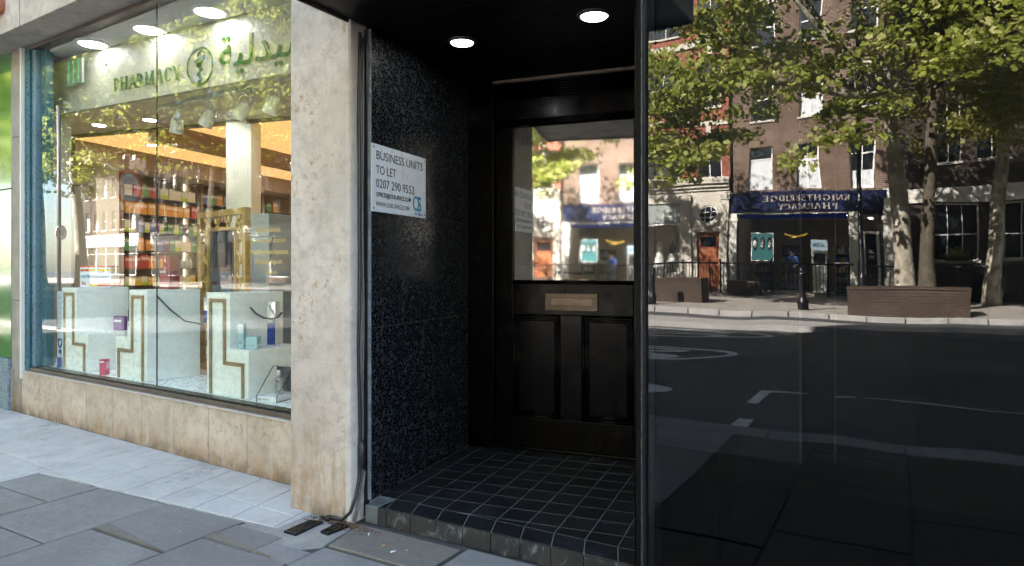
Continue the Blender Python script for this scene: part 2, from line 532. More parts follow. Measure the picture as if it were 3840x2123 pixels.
def emit_mat(name, c, strength):
    n = N(name); p = n.pos()
    e = n.new('Emission'); n.set(e.inputs[0], n.mix(n.ramp(n.noise(p, 40, 2), .3, .7), tuple(x*.94 for x in c), c))
    e.inputs[1].default_value = strength
    n.t.links.new(e.outputs[0], n.out.inputs[0]); return n.done()
LED = emit_mat('downlight_diffuser', (.97,1.,1.), 1.3)
# diffusers
LEDWARM = emit_mat('warm_downlight', (1.,.96,.86), 1.1)
COVEGLOW = emit_mat('amber_ceiling_glow', (1.0,.52,.19), .060)  # pale ceiling made to glow, standing in for warm cove light
GREENLED = emit_mat('green_led', (.1,1.,.4), .035)

def bark():
    n = N('plane_bark'); p = n.pos((1,1,.55))
    v = n.vor(p, 7, 'F1', 'Color'); r = n.sep(v)
    a = n.noise(p, 5, 7, .7, .5)
    base = n.mix(n.ramp(a, .3, .7), (.20,.165,.12), (.40,.36,.29))
    base = n.mix(n.ramp(n.noise(p, 3.2, 5, .6), .52, .6), base, (.50,.47,.40))
    base = n.mix(n.ramp(r[0], .75, .8, 0, .5), base, (.12,.105,.07))
    n.bsdf(base, .85, 0, n.bump(n.noise(p, 18, 6), .6, .02), .3)
    return n.done()
BARK = bark()
BARKSHADE = PM('ivy_shade_bark', (.075,.06,.042), .4, 9, .9, bump=.8, bscale=18)  # ivy-dark bark whose tone also puts shade into trunks
def leaf_mat(name, c1, c2, c3):
    n = N(name)
    r = n.new('NewGeometry').outputs['Random Per Island']
    c = n.mix(n.ramp(r, 0, .6), c1, c2); c = n.mix(n.ramp(r, .72, 1.), c, c3)
    df = n.new('BsdfPrincipled'); n.set(df.inputs['Base Color'], c); df.inputs['Roughness'].default_value = .5
    df.inputs['Specular IOR Level'].default_value = .35
    tl = n.new('BsdfTranslucent'); n.set(tl.inputs[0], n.mix(.5, c, (.34,.38,.05)))
    mx = n.new('MixShader'); mx.inputs[0].default_value = .48
    n.t.links.new(df.outputs[0], mx.inputs[1]); n.t.links.new(tl.outputs[0], mx.inputs[2])
    n.t.links.new(mx.outputs[0], n.out.inputs[0])
    return n.done()
LEAF = leaf_mat('plane_leaves', (.19,.23,.035), (.31,.345,.065), (.52,.50,.2))
LEAFOLIVE = leaf_mat('olive_leaves', (.14,.155,.03), (.25,.25,.06), (.40,.34,.13))

# ------------------------------------------------------------------ text helpers
def text_mesh(body, size, thick=.001, offset=0., sx=1., align='LEFT', spacing=1.):
    c = bpy.data.curves.new('lettering', 'FONT'); c.body = body; c.size = size; c.extrude = thick
    c.offset = offset; c.align_x = align; c.space_character = spacing; c.resolution_u = 3
    o = bpy.data.objects.new('lettering', c); COL.objects.link(o)
    dg = bpy.context.evaluated_depsgraph_get()
    me = bpy.data.meshes.new_from_object(o.evaluated_get(dg))
    bpy.data.objects.remove(o); bpy.data.curves.remove(c)
    if sx != 1:
        me.transform(Matrix.Diagonal((sx,1,1,1)))
    return me
def text(name, body, size, mat, parent, loc, rot, **kw):
    fit = kw.pop('fit', None)
    me = text_mesh(body, size, **kw)
    if fit:
        xs = [v.co.x for v in me.vertices]; w = max(xs)-min(xs)
        me.transform(Matrix.Diagonal((fit/w,1,1,1)))
    me.materials.clear(); me.materials.append(mat)
    return link(name, me, parent, 0, loc, rot)

# serif capitals drawn as strokes in a unit-high box
def serif_word(word, h, squeeze=1., thick=.004, gap=.12, weight=1.):
    m = MB(); st = [0]
    W, HR, SH, SE = .17*weight, .075*weight, .05, .055
    def layer():
        st[0] += 1; return thick + (st[0] % 9)*.0002
    def P(poly):
        if area(poly) < 0: poly = poly[::-1]
        m.prism([(X+p[0]*h*squeeze, p[1]*h) for p in poly], 0, layer(), 'z')
    def rect(x0,y0,x1,y1): P([(x0,y0),(x1,y0),(x1,y1),(x0,y1)])
    def stem(x, w=None, top=True, bot=True):
        w = w or W
        rect(x,0,x+w,1)
        if bot: rect(x-SE,0,x+w+SE,SH)
        if top: rect(x-SE,1-SH,x+w+SE,1)
    def arc(cx,cy,rx,ry,a0,a1,w=None,hr=None,n=14):
        w = w or W; hr = hr or HR
        for i in range(n):
            t0, t1 = R(a0+(a1-a0)*i/n), R(a0+(a1-a0)*(i+1)/n)
            o = lambda t: (cx+rx*math.cos(t), cy+ry*math.sin(t))
            q = lambda t: (cx+(rx-w)*math.cos(t), cy+(ry-hr)*math.sin(t))
            P([o(t0),o(t1),q(t1),q(t0)])
    def diag(x0,y0,x1,y1,w): P([(x0-w/2,y0),(x0+w/2,y0),(x1+w/2,y1),(x1-w/2,y1)])
    def foot(x,y=0,w=.2): rect(x-w/2,y,x+w/2,y+SH) if y < .5 else rect(x-w/2,y-SH,x+w/2,y)
    X = 0
    for ch in word:
        adv = .7
        if ch == ' ': adv = .35
        elif ch == 'P': stem(.05); arc(.2,.73,.38,.27,-90,90); adv = .62
        elif ch == 'R': stem(.05); arc(.2,.73,.36,.27,-90,90); diag(.34,.47,.62,0,W); foot(.66,0,.16); adv = .74
        elif ch == 'B': stem(.05); arc(.2,.755,.34,.245,-90,90); arc(.2,.27,.4,.27,-90,90); adv = .66
        elif ch == 'D': stem(.05); arc(.2,.5,.5,.5,-90,90,hr=HR*.8); adv = .76
        elif ch == 'H': stem(.05); stem(.54); rect(.2,.47,.56,.47+HR); adv = .8
        elif ch == 'I': stem(.05); adv = .32
        elif ch == 'N': stem(.06,HR,True,True); diag(.1,1,.6,0,W); stem(.6,HR,True,False); adv = .76
        elif ch == 'M': stem(.06,HR); diag(.11,1,.42,.05,W); diag(.74,1,.44,.05,HR); stem(.7,W); adv = .96
        elif ch == 'A': diag(.08,0,.36,1,HR); diag(.63,0,.37,1,W); rect(.18,.3,.56,.3+HR); foot(.08,0,.2); foot(.63,0,.28); adv = .74
        elif ch == 'C': arc(.4,.5,.38,.5,42,318); rect(.66,.66,.66+HR*.8,.92); adv = .72
        elif ch == 'G': arc(.4,.5,.38,.5,42,310); rect(.55,.05,.55+W*.9,.42); rect(.48,.38,.8,.42+.02); rect(.66,.68,.66+HR*.8,.92); adv = .82
        elif ch == 'Y': diag(.12,1,.36,.44,W); diag(.64,1,.4,.44,HR); rect(.29,0,.29+W,.48); foot(.375,0,.28); foot(.12,1,.26); foot(.65,1,.2); adv = .72
        elif ch == 'K': stem(.05); diag(.22,.42,.58,1,HR); diag(.62,0,.36,.6,W); foot(.64,0,.24); foot(.58,1,.22); adv = .74
        elif ch == 'T': rect(.25,0,.25+W,1); rect(.02,1-HR,.65,1); rect(.02,.8,.02+HR*.7,1-HR); rect(.65-HR*.7,.8,.65,1-HR); foot(.335,0,.28); adv = .68
        elif ch == 'E': stem(.05); rect(.2,1-HR,.56,1); rect(.2,.48,.46,.48+HR); rect(.2,0,.58,HR); rect(.53,.82,.56,1-HR); rect(.55,HR,.58,.2); adv = .64
        elif ch == 'S':
            arc(.3,.73,.24,.27,35,270,w=W*.75); arc(.3,.27,.26,.27,-145,90,w=W*.75); rect(.48,.78,.48+HR*.7,.98); rect(.04,.04,.04+HR*.7,.24); adv = .6
        X += (adv+gap)*h*squeeze
    return m, X

ROT_STREET = (R(90),0,0)            # reads from the street
ROT_OPP = (R(90),0,R(180))          # on the far side, reads from the road
ROT_LEFTWALL = (R(90),0,R(90))

# ================================================================== GROUND
# near pavement: a mortar bed with every slab laid on it
pavement = box(-40, 12, -.20, 3.2, -.25, -.012).build('pavement', BEDDING)
tag(pavement, kind='structure')
PA = R(3.5); P0 = (-3.116, 2.819)
PU = (math.cos(PA), -math.sin(PA)); PN = (math.sin(PA), math.cos(PA))
def ph2w(s, d): return (P0[0]+PU[0]*s+PN[0]*d, P0[1]+PU[1]*s+PN[1]*d)
EDGE_A, EDGE_B = (-4.66, 2.20), (-2.66, 2.315)       # where pale slabs meet the york stone
ex, ey = EDGE_B[0]-EDGE_A[0], EDGE_B[1]-EDGE_A[1]; eL = math.hypot(ex, ey)
enx, eny = -ey/eL, ex/eL; ed = enx*EDGE_A[0]+eny*EDGE_A[1]
rs = random.Random(3)
def lay(name, poly, mat, z=0., g=.004, tilt=.003, base=-.03, parent=None):
    poly = dedupe(poly)
    if len(poly) < 3 or abs(area(poly)) < .004: return None
    if area(poly) < 0: poly = poly[::-1]
    poly = dedupe(inset(poly, g))
    if len(poly) < 3: return None
    cx = sum(p[0] for p in poly)/len(poly); cy_ = sum(p[1] for p in poly)/len(poly)
    tx, ty = rs.uniform(-tilt,tilt), rs.uniform(-tilt,tilt)
    n = len(poly)
    loc = [(p[0]-cx, p[1]-cy_) for p in poly]
    inn = dedupe(inset(loc, .005))
    if len(inn) != n: inn = [(p[0]*.985, p[1]*.985) for p in loc]
    h = lambda p: z + p[0]*tx + p[1]*ty
    m = MB()
    vs = [(p[0],p[1],base) for p in loc] + [(p[0],p[1],h(p)-.004) for p in loc] + [(p[0],p[1],h(p)) for p in inn]
    fs = [tuple(range(n-1,-1,-1))] + [(i,(i+1)%n,n+(i+1)%n,n+i) for i in range(n)]
    fs += [(n+i,n+(i+1)%n,2*n+(i+1)%n,2*n+i) for i in range(n)] + [tuple(range(2*n,3*n))]
    m.add(vs, fs)
    return m.build(name, mat, parent if parent else pavement, loc=(cx,cy_,0))
# pale slabs along the shop front
rows_d = [-.008, -.332, -.645, -.96, -1.28, -1.6, -1.92]
for ri in range(len(rows_d)-1):
    for ci in range(-26, 3):
        def corner(c, r):
            d = rows_d[r]
            return ph2w(-.249 + .2985*c - .24*d, d)
        poly = [corner(ci,ri+1), corner(ci+1,ri+1), corner(ci+1,ri), corner(ci,ri)]
        left = clip(poly, -1, 0, 4.665)
        right = clip(clip(poly, 1, 0, -4.665), enx, eny, ed)
        right = clip(right, -1, 0, 2.665) if right else right
        for q in (left, right):
            if len(q) >= 3: lay('paving_slab', q, WHITESLAB, 0, .003, .0012)
# york stone flags laid in columns
cols = [(-4.66,-4.03,[2.6,1.95,1.12,.42,-.2]), (-4.03,-3.44,[2.6,1.65,.85,.2,-.2]), (-3.44,-2.87,[2.6,1.86,1.05,.35,-.2]),
        (-2.87,-2.30,[2.6,2.06,1.22,.5,-.2]), (-2.30,-1.72,[2.272,1.35,.62,-.2]), (-1.72,-1.14,[2.58,1.62,.9,.2,-.2]),
        (-1.14,-.56,[2.58,1.95,1.1,.4,-.2]), (-.56,.02,[2.58,1.7,.8,.1,-.2]), (.02,.6,[2.58,1.95,1.2,.45,-.2]),
        (.6,1.2,[2.58,1.5,.7,-.2]), (1.2,1.8,[2.58,1.9,1.0,.3,-.2]), (1.8,2.5,[2.58,1.6,.8,-.2])]
for (x0,x1,ys) in cols:
    for a, b in zip(ys[:-1], ys[1:]):
        poly = [(x0,b),(x1,b),(x1,a),(x0,a)]
        if x1 <= -2.2:
            poly = clip(poly, -enx, -eny, -ed+.012)
        if x0 == -2.87 and a > 2.2:                   # mortar patch round the grates
            lay('paving_slab', clip(clip(poly, -1, -.0, 2.54), 0, -1, -2.25), YORK, .001)
            lay('paving_slab', clip(clip(poly, 1, 0, -2.54), 0, -1, -2.20), YORK, -.003)
            continue
        lay('paving_slab', poly, YORK if x0 < -1.2 else YORKDIM, rs.uniform(-.001,.003), .0062)
tan_flag = lay('paving_slab', [(-2.30,2.285),(-1.74,2.285),(-1.74,2.555),(-2.345,2.56)], YORKTAN, .001)
tan_flag['label'] = 'tan stained flagstone below the black step'
lay('mortar_patch', [(-2.86,2.07),(-2.52,2.07),(-2.31,2.27),(-2.36,2.56),(-2.86,2.56)], MORTAR, -.004, .0, .0)
# thin brown wedges at two flag edges
for (x0,x1,y) in ((-3.43,-2.88,1.862), (-2.86,-2.42,2.062)):
    s_ = MB().prism([(x0,y+.004),(x1,y+.004),(x0,y+.075)], -.01, .0045).build('brown_wedge', YORKTAN, pavement)
# kerb stones
for i in range(-24, 8):
    x0 = i*.92
    lay('kerb_stone', [(x0,-.50),(x0+.915,-.50),(x0+.915,-.20),(x0,-.20)], KERB, .0, .003, .001, -.2)
# drain grates
def grate(pts, nsl, label, broken=False):
    cx = sum(p[0] for p in pts)/4; cy_ = sum(p[1] for p in pts)/4
    g = empty('drain_grate', (cx,cy_,.003), 0, label, 'drain grate')
    L = [(p[0]-cx,p[1]-cy_) for p in pts]
    def at(u,v):
        a = (L[0][0]+(L[1][0]-L[0][0])*u, L[0][1]+(L[1][1]-L[0][1])*u)
        b = (L[3][0]+(L[2][0]-L[3][0])*u, L[3][1]+(L[2][1]-L[3][1])*u)
        return (a[0]+(b[0]-a[0])*v, a[1]+(b[1]-a[1])*v)
    MB().prism([at(0,0),at(1,0),at(1,1),at(0,1)], -.03, -.004).build('tray', BLACK, g)
    for (u0,u1,v0,v1) in ((0,.08,0,1),(.92,1,0,1),(.08,.92,0,.05),(.08,.92,.95,1)):
        MB().prism([at(u0,v0),at(u1,v0),at(u1,v1),at(u0,v1)], -.004, .004).build('rim', DARKMETAL, g)
    for c in range(3):
        for i in range(nsl):
            if broken and (i*7+c*3) % 5 == 0: continue
            v0 = .07+.86*i/nsl; v1 = v0+.86/nsl*.6
            u0 = .1+.8*c/3; u1 = u0+.8/3*.86
            MB().prism([at(u0,v0),at(u1,v0),at(u1,v1),at(u0,v1)], -.004, .003).build('slat', DARKMETAL, g)
    return g
grate([(-2.592,2.294),(-2.510,2.293),(-2.519,2.478),(-2.592,2.462)], 14, 'rectangular cast grate set in mortar in front of the pillar')
grate([(-2.436,2.380),(-2.383,2.374),(-2.367,2.504),(-2.445,2.499)], 8, 'small mortar-smeared grate beside the corner of the black step', True)
# a few dropped things on the tan slab
for (x,y,rz,c_,lb) in ((-2.06,2.40,.7,(.42,.2,.08),'orange cigarette end on the tan flagstone'),(-2.21,2.47,2.1,(.7,.68,.64),'white scrap of paper on the tan flagstone'),(-1.98,2.37,1.2,(.68,.62,.55),'small pale crumb beside the cigarette end')):
    sc_ = MB().tube([(-.012,0,0),(-.004,.002,.001),(.012,0,0)], [.0035,.004,.0035], 7).build('litter_scrap', PM('litter_'+lb.split()[0]+lb.split()[1], c_, .2, 80, .8), None, True, loc=(x,y,.0055), rot=(0,0,rz)); tag(sc_, lb, 'litter')
# leaf litter gathered in the corner, and pale specks trodden into the paving
def specks(name, spots, mat, label, cat):
    m = MB()
    for (x,y,z,r) in spots:
        n = rs.choice((4,5)); a0 = rs.uniform(0,6.3)
        pl = [(x+r*rs.uniform(.5,1.2)*math.cos(a0+6.283*k/n), y+r*rs.uniform(.5,1.2)*math.sin(a0+6.283*k/n)) for k in range(n)]
        m.prism(pl, z-.004, z+r*rs.uniform(.2,.7))
    o = m.build(name, mat); return tag(o, label, cat, kind='stuff')
sp = []
for i in range(420):
    t = rs.random()**1.6
    a = rs.uniform(0, 1)
    x = -2.385 + rs.gauss(0,.035) - .22*t*(a > .6) + .2*t*(a < .35); y = 2.545 - abs(rs.gauss(0,.03)) - .02*t
    sp.append((x,y,.001,rs.uniform(.002,.006)))
specks('leaf_litter', sp, PM('brown_litter', (.14,.075,.04), .5, 60, .9), 'brown leaf litter swept into the corner by the step', 'litter')
sp = [(rs.uniform(-5,.5), rs.uniform(.7,2.5), .0015, rs.uniform(.002,.005)) for i in range(26)]
specks('pavement_specks', sp, PM('pale_grit', (.62,.6,.56), .2, 60, .9), 'scattered pale grit on the pavement', 'grit')

# carriageway, island and the far pavement
road = MB().box(-160, 60, -14.9, -.50, -.6, -.10).build('road', ASPHALT); tag(road, kind='structure')
ground = box(-400, 400, -400, 400, -1.2, -.62).build('ground', ASPHALT); tag(ground, kind='structure')
def marking(name, m, label):
    o = m.build(name, ROADPAINT); return tag(o, label, 'road marking', 'white paint on the carriageway')
def flat_ring(cx, cy, rx, ry, w, z=-.096, n=64, a0=0, a1=360):
    m = MB(); vs, fs = [], []
    full = a1-a0 >= 359.9; k = n if full else n+1
    for i in range(k):
        a = R(a0+(a1-a0)*i/n)
        for (px,py) in ((rx,ry),(rx-w,ry-w)): vs.append((cx+px*math.cos(a), cy+py*math.sin(a), z))
    for i in range(n):
        j = (i+1) % k; fs.append((2*i,2*j,2*j+1,2*i+1))
    return m.add(vs, [f[::-1] for f in fs])
for nm, (cy_, ry, w) in {'near lane beside the kerb':(-2.24,.66,.26), 'middle lane':(-5.7,.83,.15), 'far lane by the island':(-9.0,.85,.15)}.items():
    m = flat_ring(-4.4, cy_, 2.15, ry, w)
    o = marking('speed_roundel', m, 'long white painted oval round a 20 in the '+nm)
    t = text('numeral', '20', 1.5*ry/.83, ROADPAINT, o, (-4.4+.9*.3, cy_+.62*ry/.83, -.0955), (0,0,R(-90)), thick=.0005, align='CENTER', offset=.02)
    t.scale = (.8, 2.0, 1)
    t.location = (-5.2, cy_, -.0955)
    me = t.data; xs = [v.co.x for v in me.vertices]; me.transform(Matrix.Translation((-(max(xs)+min(xs))/2,0,0)))
def flatbox(x0,x1,y0,y1,z=-.0962): return MB().quad((x0,y0,z),(x1,y0,z),(x1,y1,z),(x0,y1,z))
m = flatbox(-1.42,-1.30,-2.85,-2.02); m.quad((-1.42,-2.85,-.0962),(-.93,-2.85,-.0962),(-.93,-2.75,-.0962),(-1.42,-2.75,-.0962)) if False else m.quad((-1.30,-2.85,-.0962),(-.93,-2.85,-.0962),(-.93,-2.75,-.0962),(-1.30,-2.75,-.0962))
marking('bay_corner', m, 'white painted corner of a parking bay, L-shaped')
marking('bay_dash', flatbox(-1.33,-1.20,-1.25,-.85), 'short white dash beside the near kerb')
marking('bay_dash', flatbox(-.66,-.46,-2.84,-2.74), 'short white dash right of the bay corner')
marking('lane_line', flatbox(-.40,2.6,-2.80,-2.75), 'thin worn white line running right of the bay corner')
marking('lane_line', flatbox(-60,40,-13.05,-12.90), 'white line between the island and the far kerb')
marking('lane_line', flatbox(-60,40,-12.1,-11.98), 'white line hugging the island')
marking('lane_line', flatbox(-60,-6.2,-7.45,-7.33), 'long white lane line further down the road')
isl = MB()
isl.prism([(-60,-11.84),(40,-11.84),(40,-10.25),(-60,-10.25)], -.3, .02).build('traffic_island', KERB).__setitem__('kind','structure')
far_p = MB()
far_p.add([(-160,-23.8,-.5),(60,-23.8,-.5),(60,-14.9,-.5),(-160,-14.9,-.5),(-160,-23.8,.23),(60,-23.8,.23),(60,-14.9,.02),(-160,-14.9,.02)],
          [(0,3,2,1),(4,5,6,7),(0,1,5,4),(1,2,6,5),(2,3,7,6),(3,0,4,7)])
far_pave = far_p.build('far_pavement', FARPAVE); tag(far_pave, kind='structure')
def fz(y): return .02 + (-14.9-y)/8.9*.21
for i in range(-14, 12):
    q = MB().box(0, .9, -.16, .16, -.3, .045).build('kerb_stone', KERB, far_pave, 0.012, loc=(i*.93, -14.9, 0))

# ================================================================== NEAR BUILDING: pharmacy front
phf = empty('pharmacy_shopfront', (P0[0],P0[1],0), -PA, 'pharmacy shopfront of beige stone with a large bronze-framed window', 'shopfront')
for i in range(10):
    s1 = -.019 - .407*i; s0 = s1 - .407
    if i == 0: s1 = .12
    o = box(s0+.0022, s1-.0022, 0, .03, -.02, .362).build('riser_slab', TRAV, phf, .003)
box(-3.62,.14,.012,.2,-.02,.358).build('riser_core', MORTAR, phf)
box(-3.59,.10,-.012,.10,.362,.372).build('ledge', LIME_EDGE, phf, .002)
fr = box(-3.50,.10,.012,.10,.3735,.403).build('sill_frame', BRONZE, phf, .003)
box(-3.46,.10,.03,.10,.4045,.416).build('bead', DARKMETAL, fr, .002)
box(-3.59,-3.50,.01,.10,.3735,3.19).build('jamb', TEAL, phf, .004)
box(-3.50,-3.44,.03,.11,.4045,3.17).build('jamb', TEALB, phf, .006)
box(-3.44,-3.345,.075,.14,.417,3.17).build('jamb', TEAL, phf, .006)
box(-3.5,.10,.01,.11,3.17,3.199).build('head_frame', BRONZE, phf, .003)
box(-3.608,-3.592,-.02,.02,.3,3.199).build('jamb_edge', CREAM, phf, .003)
glass_pane('window_pane', -3.44, -1.5665, .06, .4165, 3.1695, GL_WINDOW, phf)
glass_pane('window_pane', -1.5605, .09, .06, .4165, 3.1695, GL_WINDOW, phf)
box(-1.566,-1.561,.0605,.0695,.4165,3.1695).build('silicone_joint', DARKMETAL, phf)
lin = box(-5.6,.12,-.25,.3,3.2,3.7).build('lintel', SOFFIT, phf, .006)
for s in (-4.4,-3.0,-1.55):
    box(s,s+.003,-.2525,-.2502,3.2,3.7).build('joint', BLACK, lin)
box(-3.82,-3.61,.0,.3,-.02,3.199).build('pier', PIER, phf, .004)
for z in (.98,2.43): box(-3.8195,-3.6105,-.0015,.0,z,z+.006).build('pier_joint', BLACK, phf)
for k in range(4):   # little glazed red ornaments under the upper cornice
    MB().lathe([(.05,0),(.08,.03),(.09,.1),(.07,.16)], -4.25+.3*k, -.27, 14).build('ornament', PM('terracotta_%d'%k, (.3,.1,.05), .2), phf, True, loc=(0,0,3.36))
# neighbour's green tiled front
nb = empty('green_shopfront', (*ph2w(-3.82,.0),0), -PA, 'green glazed shopfront left of the pharmacy window', 'shopfront')
for (z0,z1) in ((.46,1.98),(1.986,3.199)):
    for k in range(3): box(-.6*(k+1)+.003,-.6*k-.003-(.012 if k == 0 else 0),.0,.2,z0,z1).build('glazed_panel', GREENP, nb, .004)
box(-1.8,-.012,-.03,.2,-.02,.455).build('granite_plinth', GRANITE, nb, .01)

# stone pillar
pil = empty('stone_pillar', (-2.82,2.545,0), 0, 'pale mottled limestone pillar between shop window and doorway', 'pillar')
pz = [-.02,.665,1.265,1.775,2.235,3.7]
ys_ = [.006,.672,.0,0,0]
zj = [-.02, .79, 1.63, 2.335, 3.7]
for a, b in zip(zj[:-1], zj[1:]):
    box(0,.3875,0,.34,a+.0003,b-.0003).build('stone_block', LIME, pil, .0008)
for a, b in ((-.02,1.33),(1.332,3.7)):
    m = MB(); prof = [(.388,.0),(.404,.001),(.413,.008),(.415,.02),(.415,.125),(.388,.125)]
    m.prism(prof, a, b); m.build('corner_bead', LIME_EDGE, pil)
# spalled grey scar on the right hand riser slab: a thin skim of old cement
# upper storeys of our own side
up = empty('upper_building', (0,2.75,3.7), 0, 'brick upper storeys above the pharmacy and doorway', 'building')
UPBR = brick_mat('upper_brick', (.2,.13,.09), (.15,.1,.07), (.3,.27,.23))
box(-8.15,30,0,9,0,8.4).build('wall', UPBR, up)
box(-16.6,-8.155,0,9,0,5.9).build('wall', UPBR, up)
box(-8.15,30,-.15,9.1,8.405,8.7).build('parapet', STUCCO, up)
box(-16.6,-8.155,-.15,9.1,5.905,6.2).build('parapet', STUCCO, up)
box(-16.6,-13.2,.3,9,-3.7,-.003).build('ground_floor', UPBR, up)
box(-13.195,-8.75,.55,.75,-3.7,-.003).build('ground_floor', UPBR, up)
box(-13.195,30,8.8,9,-3.7,-.003).build('ground_floor', UPBR, up)
box(3.5,30,.0,1.5,-3.7,-.003).build('ground_floor', UPBR, up)
sb_b = empty('side_street_building', (0,2.75,0), 0, 'unseen brick building beyond the side street, made tall to shade the road', 'building')
box(-75,-27,0,9,0,15.2).build('wall', UPBR, sb_b)  # unseen mass, made tall so its shadow darkens the street level opposite
box(-75,-27,-.15,9.1,15.205,15.5).build('parapet', STUCCO, sb_b)

# ================================================================== DOORWAY
DA = R(8.4); D0 = (-1.75,3.99)
door_w = empty('doorway', (D0[0],D0[1],0), DA, 'dark recessed doorway lined with black terrazzo and a black canopy', 'doorway')
def d2w(x,y): return (D0[0]+math.cos(DA)*x-math.sin(DA)*y, D0[1]+math.sin(DA)*x+math.cos(DA)*y)
def w2d(x,y):
    x -= D0[0]; y -= D0[1]
    return (math.cos(DA)*x+math.sin(DA)*y, -math.sin(DA)*x+math.cos(DA)*y)
WX = -.811; WY = -1.213
zrow = [.081,.37,.96,1.565,2.161,2.498]
yrow = [WY, WY+.585, WY+1.175, .12]
for a, b in zip(zrow[:-1], zrow[1:]):
    for c, d in zip(yrow[:-1], yrow[1:]):
        box(WX-.003,WX,c+.0016,d-.0016,a+.0016,b-.0016).build('terrazzo_panel', TERRAZZO, door_w)
for a, b in zip(zrow[:-1], zrow[1:]):
    box(WX-.030,WX-.0005,WY-.006,WY+.0005,a+.001,b-.002).build('panel_edge', TERR_EDGE, door_w)
box(WX-.26,WX-.0035,WY+.004,.12,.081,2.496).build('wall_core', PM('panel_grout', (.10,.095,.09), .2, 20, .8), door_w)
box(.66,.9,-1.28,.12,-.02,2.498).build('side_wall', BLACKWOOD, door_w)
# canopy and ceiling
can = empty('canopy_root', (0,0,0))
bpy.data.objects.remove(can)
canopy = empty('canopy', (-2.383,1.82,2.5), 0, 'black flat canopy projecting over the doorway', 'canopy')
CW = 1.445
box(0,CW,0,.845,0,.34).build('soffit_panel', SOFFITWOOD, canopy, .002)
box(-.5,CW+.25,.847,1.66,0,.34).build('soffit_panel', SOFFITWOOD, canopy, .002)
box(0,CW,-.02,-.001,-.012,.36).build('front_fascia', BLACKWOOD, canopy, .004)
box(CW+.001,CW+.02,-.02,1.0,-.012,.36).build('end_fascia', PM('lit_end_grey', (.16,.16,.16), .15, 3, .5), canopy, .004)  # end face greyer than the rest, its lit look put into the colour
box(-.014,-.001,-.02,.70,-.016,.36).build('edge_trim', PM('dark_brown_trim', (.06,.045,.04), .2, 8, .4), canopy, .003)
box(-.5,CW+.25,1.664,2.6,.0,.34).build('soffit_panel', SOFFITWOOD, canopy, .002)
def downlight(name, loc, r, mat, label, group, power, ring, spot=None, rz=0, col=(1,1,1)):
    e = empty(name, loc, rz, label, 'ceiling light', group)
    MB().lathe([(r*1.28,-.004),(r*1.30,0),(r*1.3,.004)],0,0,32).build('back_plate', ring, e)
    m = MB(); n = 32
    prof = [(r*1.28,-.004),(r*1.24,-.010),(r*1.04,-.012),(r*.98,-.003)]
    vs, fs = [], []
    for q in prof:
        for k in range(n):
            a = 2*math.pi*k/n; vs.append((q[0]*math.cos(a),q[0]*math.sin(a),q[1]))
    for i in range(len(prof)-1):
        for k in range(n): fs.append((i*n+k,(i+1)*n+k,(i+1)*n+(k+1)%n,i*n+(k+1)%n))
    m.add(vs,fs).build('bezel', ring, e, True)
    MB().lathe([(r*.975,-.0085),(r*.99,-.0045)],0,0,32).build('diffuser', mat, e)
    if power:
        l = bpy.data.lights.new(name+'_lamp','AREA'); l.shape = 'DISK'; l.size = r*1.8; l.energy = power; l.color = col
        if spot: l.spread = R(spot)
        lo = bpy.data.objects.new(name+'_lamp', l); COL.objects.link(lo); lo.parent = e; lo.location = (0,0,-.014)
        lo.visible_camera = True
    return e
BEZELD = PM('dark_bezel', (.05,.055,.055), .2, 20, .35)
downlight('downlight', (-2.085,3.07,2.4995), .062, LED, 'round downlight in the black canopy, the one nearer the terrazzo wall', 'downlights in the doorway ceiling', .05, BEZELD)
downlight('downlight', (-1.312,3.07,2.4995), .066, LED, 'round downlight in the black canopy, the one nearer the dark glass', 'downlights in the doorway ceiling', .05, BEZELD)

# tiled step
step = empty('tiled_step', (0,0,0), 0, 'black tiled doorstep with pale grout lines', 'step')
FY0 = 2.612
fl = [(-2.29,FY0+.006),(-.925,FY0+.006),d2w(.66,-1.25),d2w(.66,.12),d2w(WX,.12),d2w(WX,WY-.02)]
MB().prism(fl if area(fl) > 0 else fl[::-1], -.02, .0788).build('grout_bed', GROUT, step)
def step_tile(poly, name='floor_tile', mat=TILE, ztop=.08):
    poly = dedupe(poly)
    if len(poly) < 3 or abs(area(poly)) < .0004: return
    if area(poly) < 0: poly = poly[::-1]
    q = dedupe(inset(poly, .0019))
    if len(q) < 3: return
    cx = sum(p[0] for p in q)/len(q); cy_ = sum(p[1] for p in q)/len(q)
    loc = [(p[0]-cx,p[1]-cy_) for p in q]
    tx, ty = rs.uniform(-.002,.002), rs.uniform(-.002,.002)
    n = len(loc); m = MB()
    m.add([(p[0],p[1],.07) for p in loc]+[(p[0],p[1],ztop+tx*p[0]+ty*p[1]) for p in loc],
          [tuple(range(n-1,-1,-1)),tuple(range(n,2*n))]+[(i,(i+1)%n,n+(i+1)%n,n+i) for i in range(n)])
    m.build(name, mat, step, .0012, loc=(cx,cy_,0))
NOSE = 2.748
x_cols = [-.855+.15*i for i in range(11)]
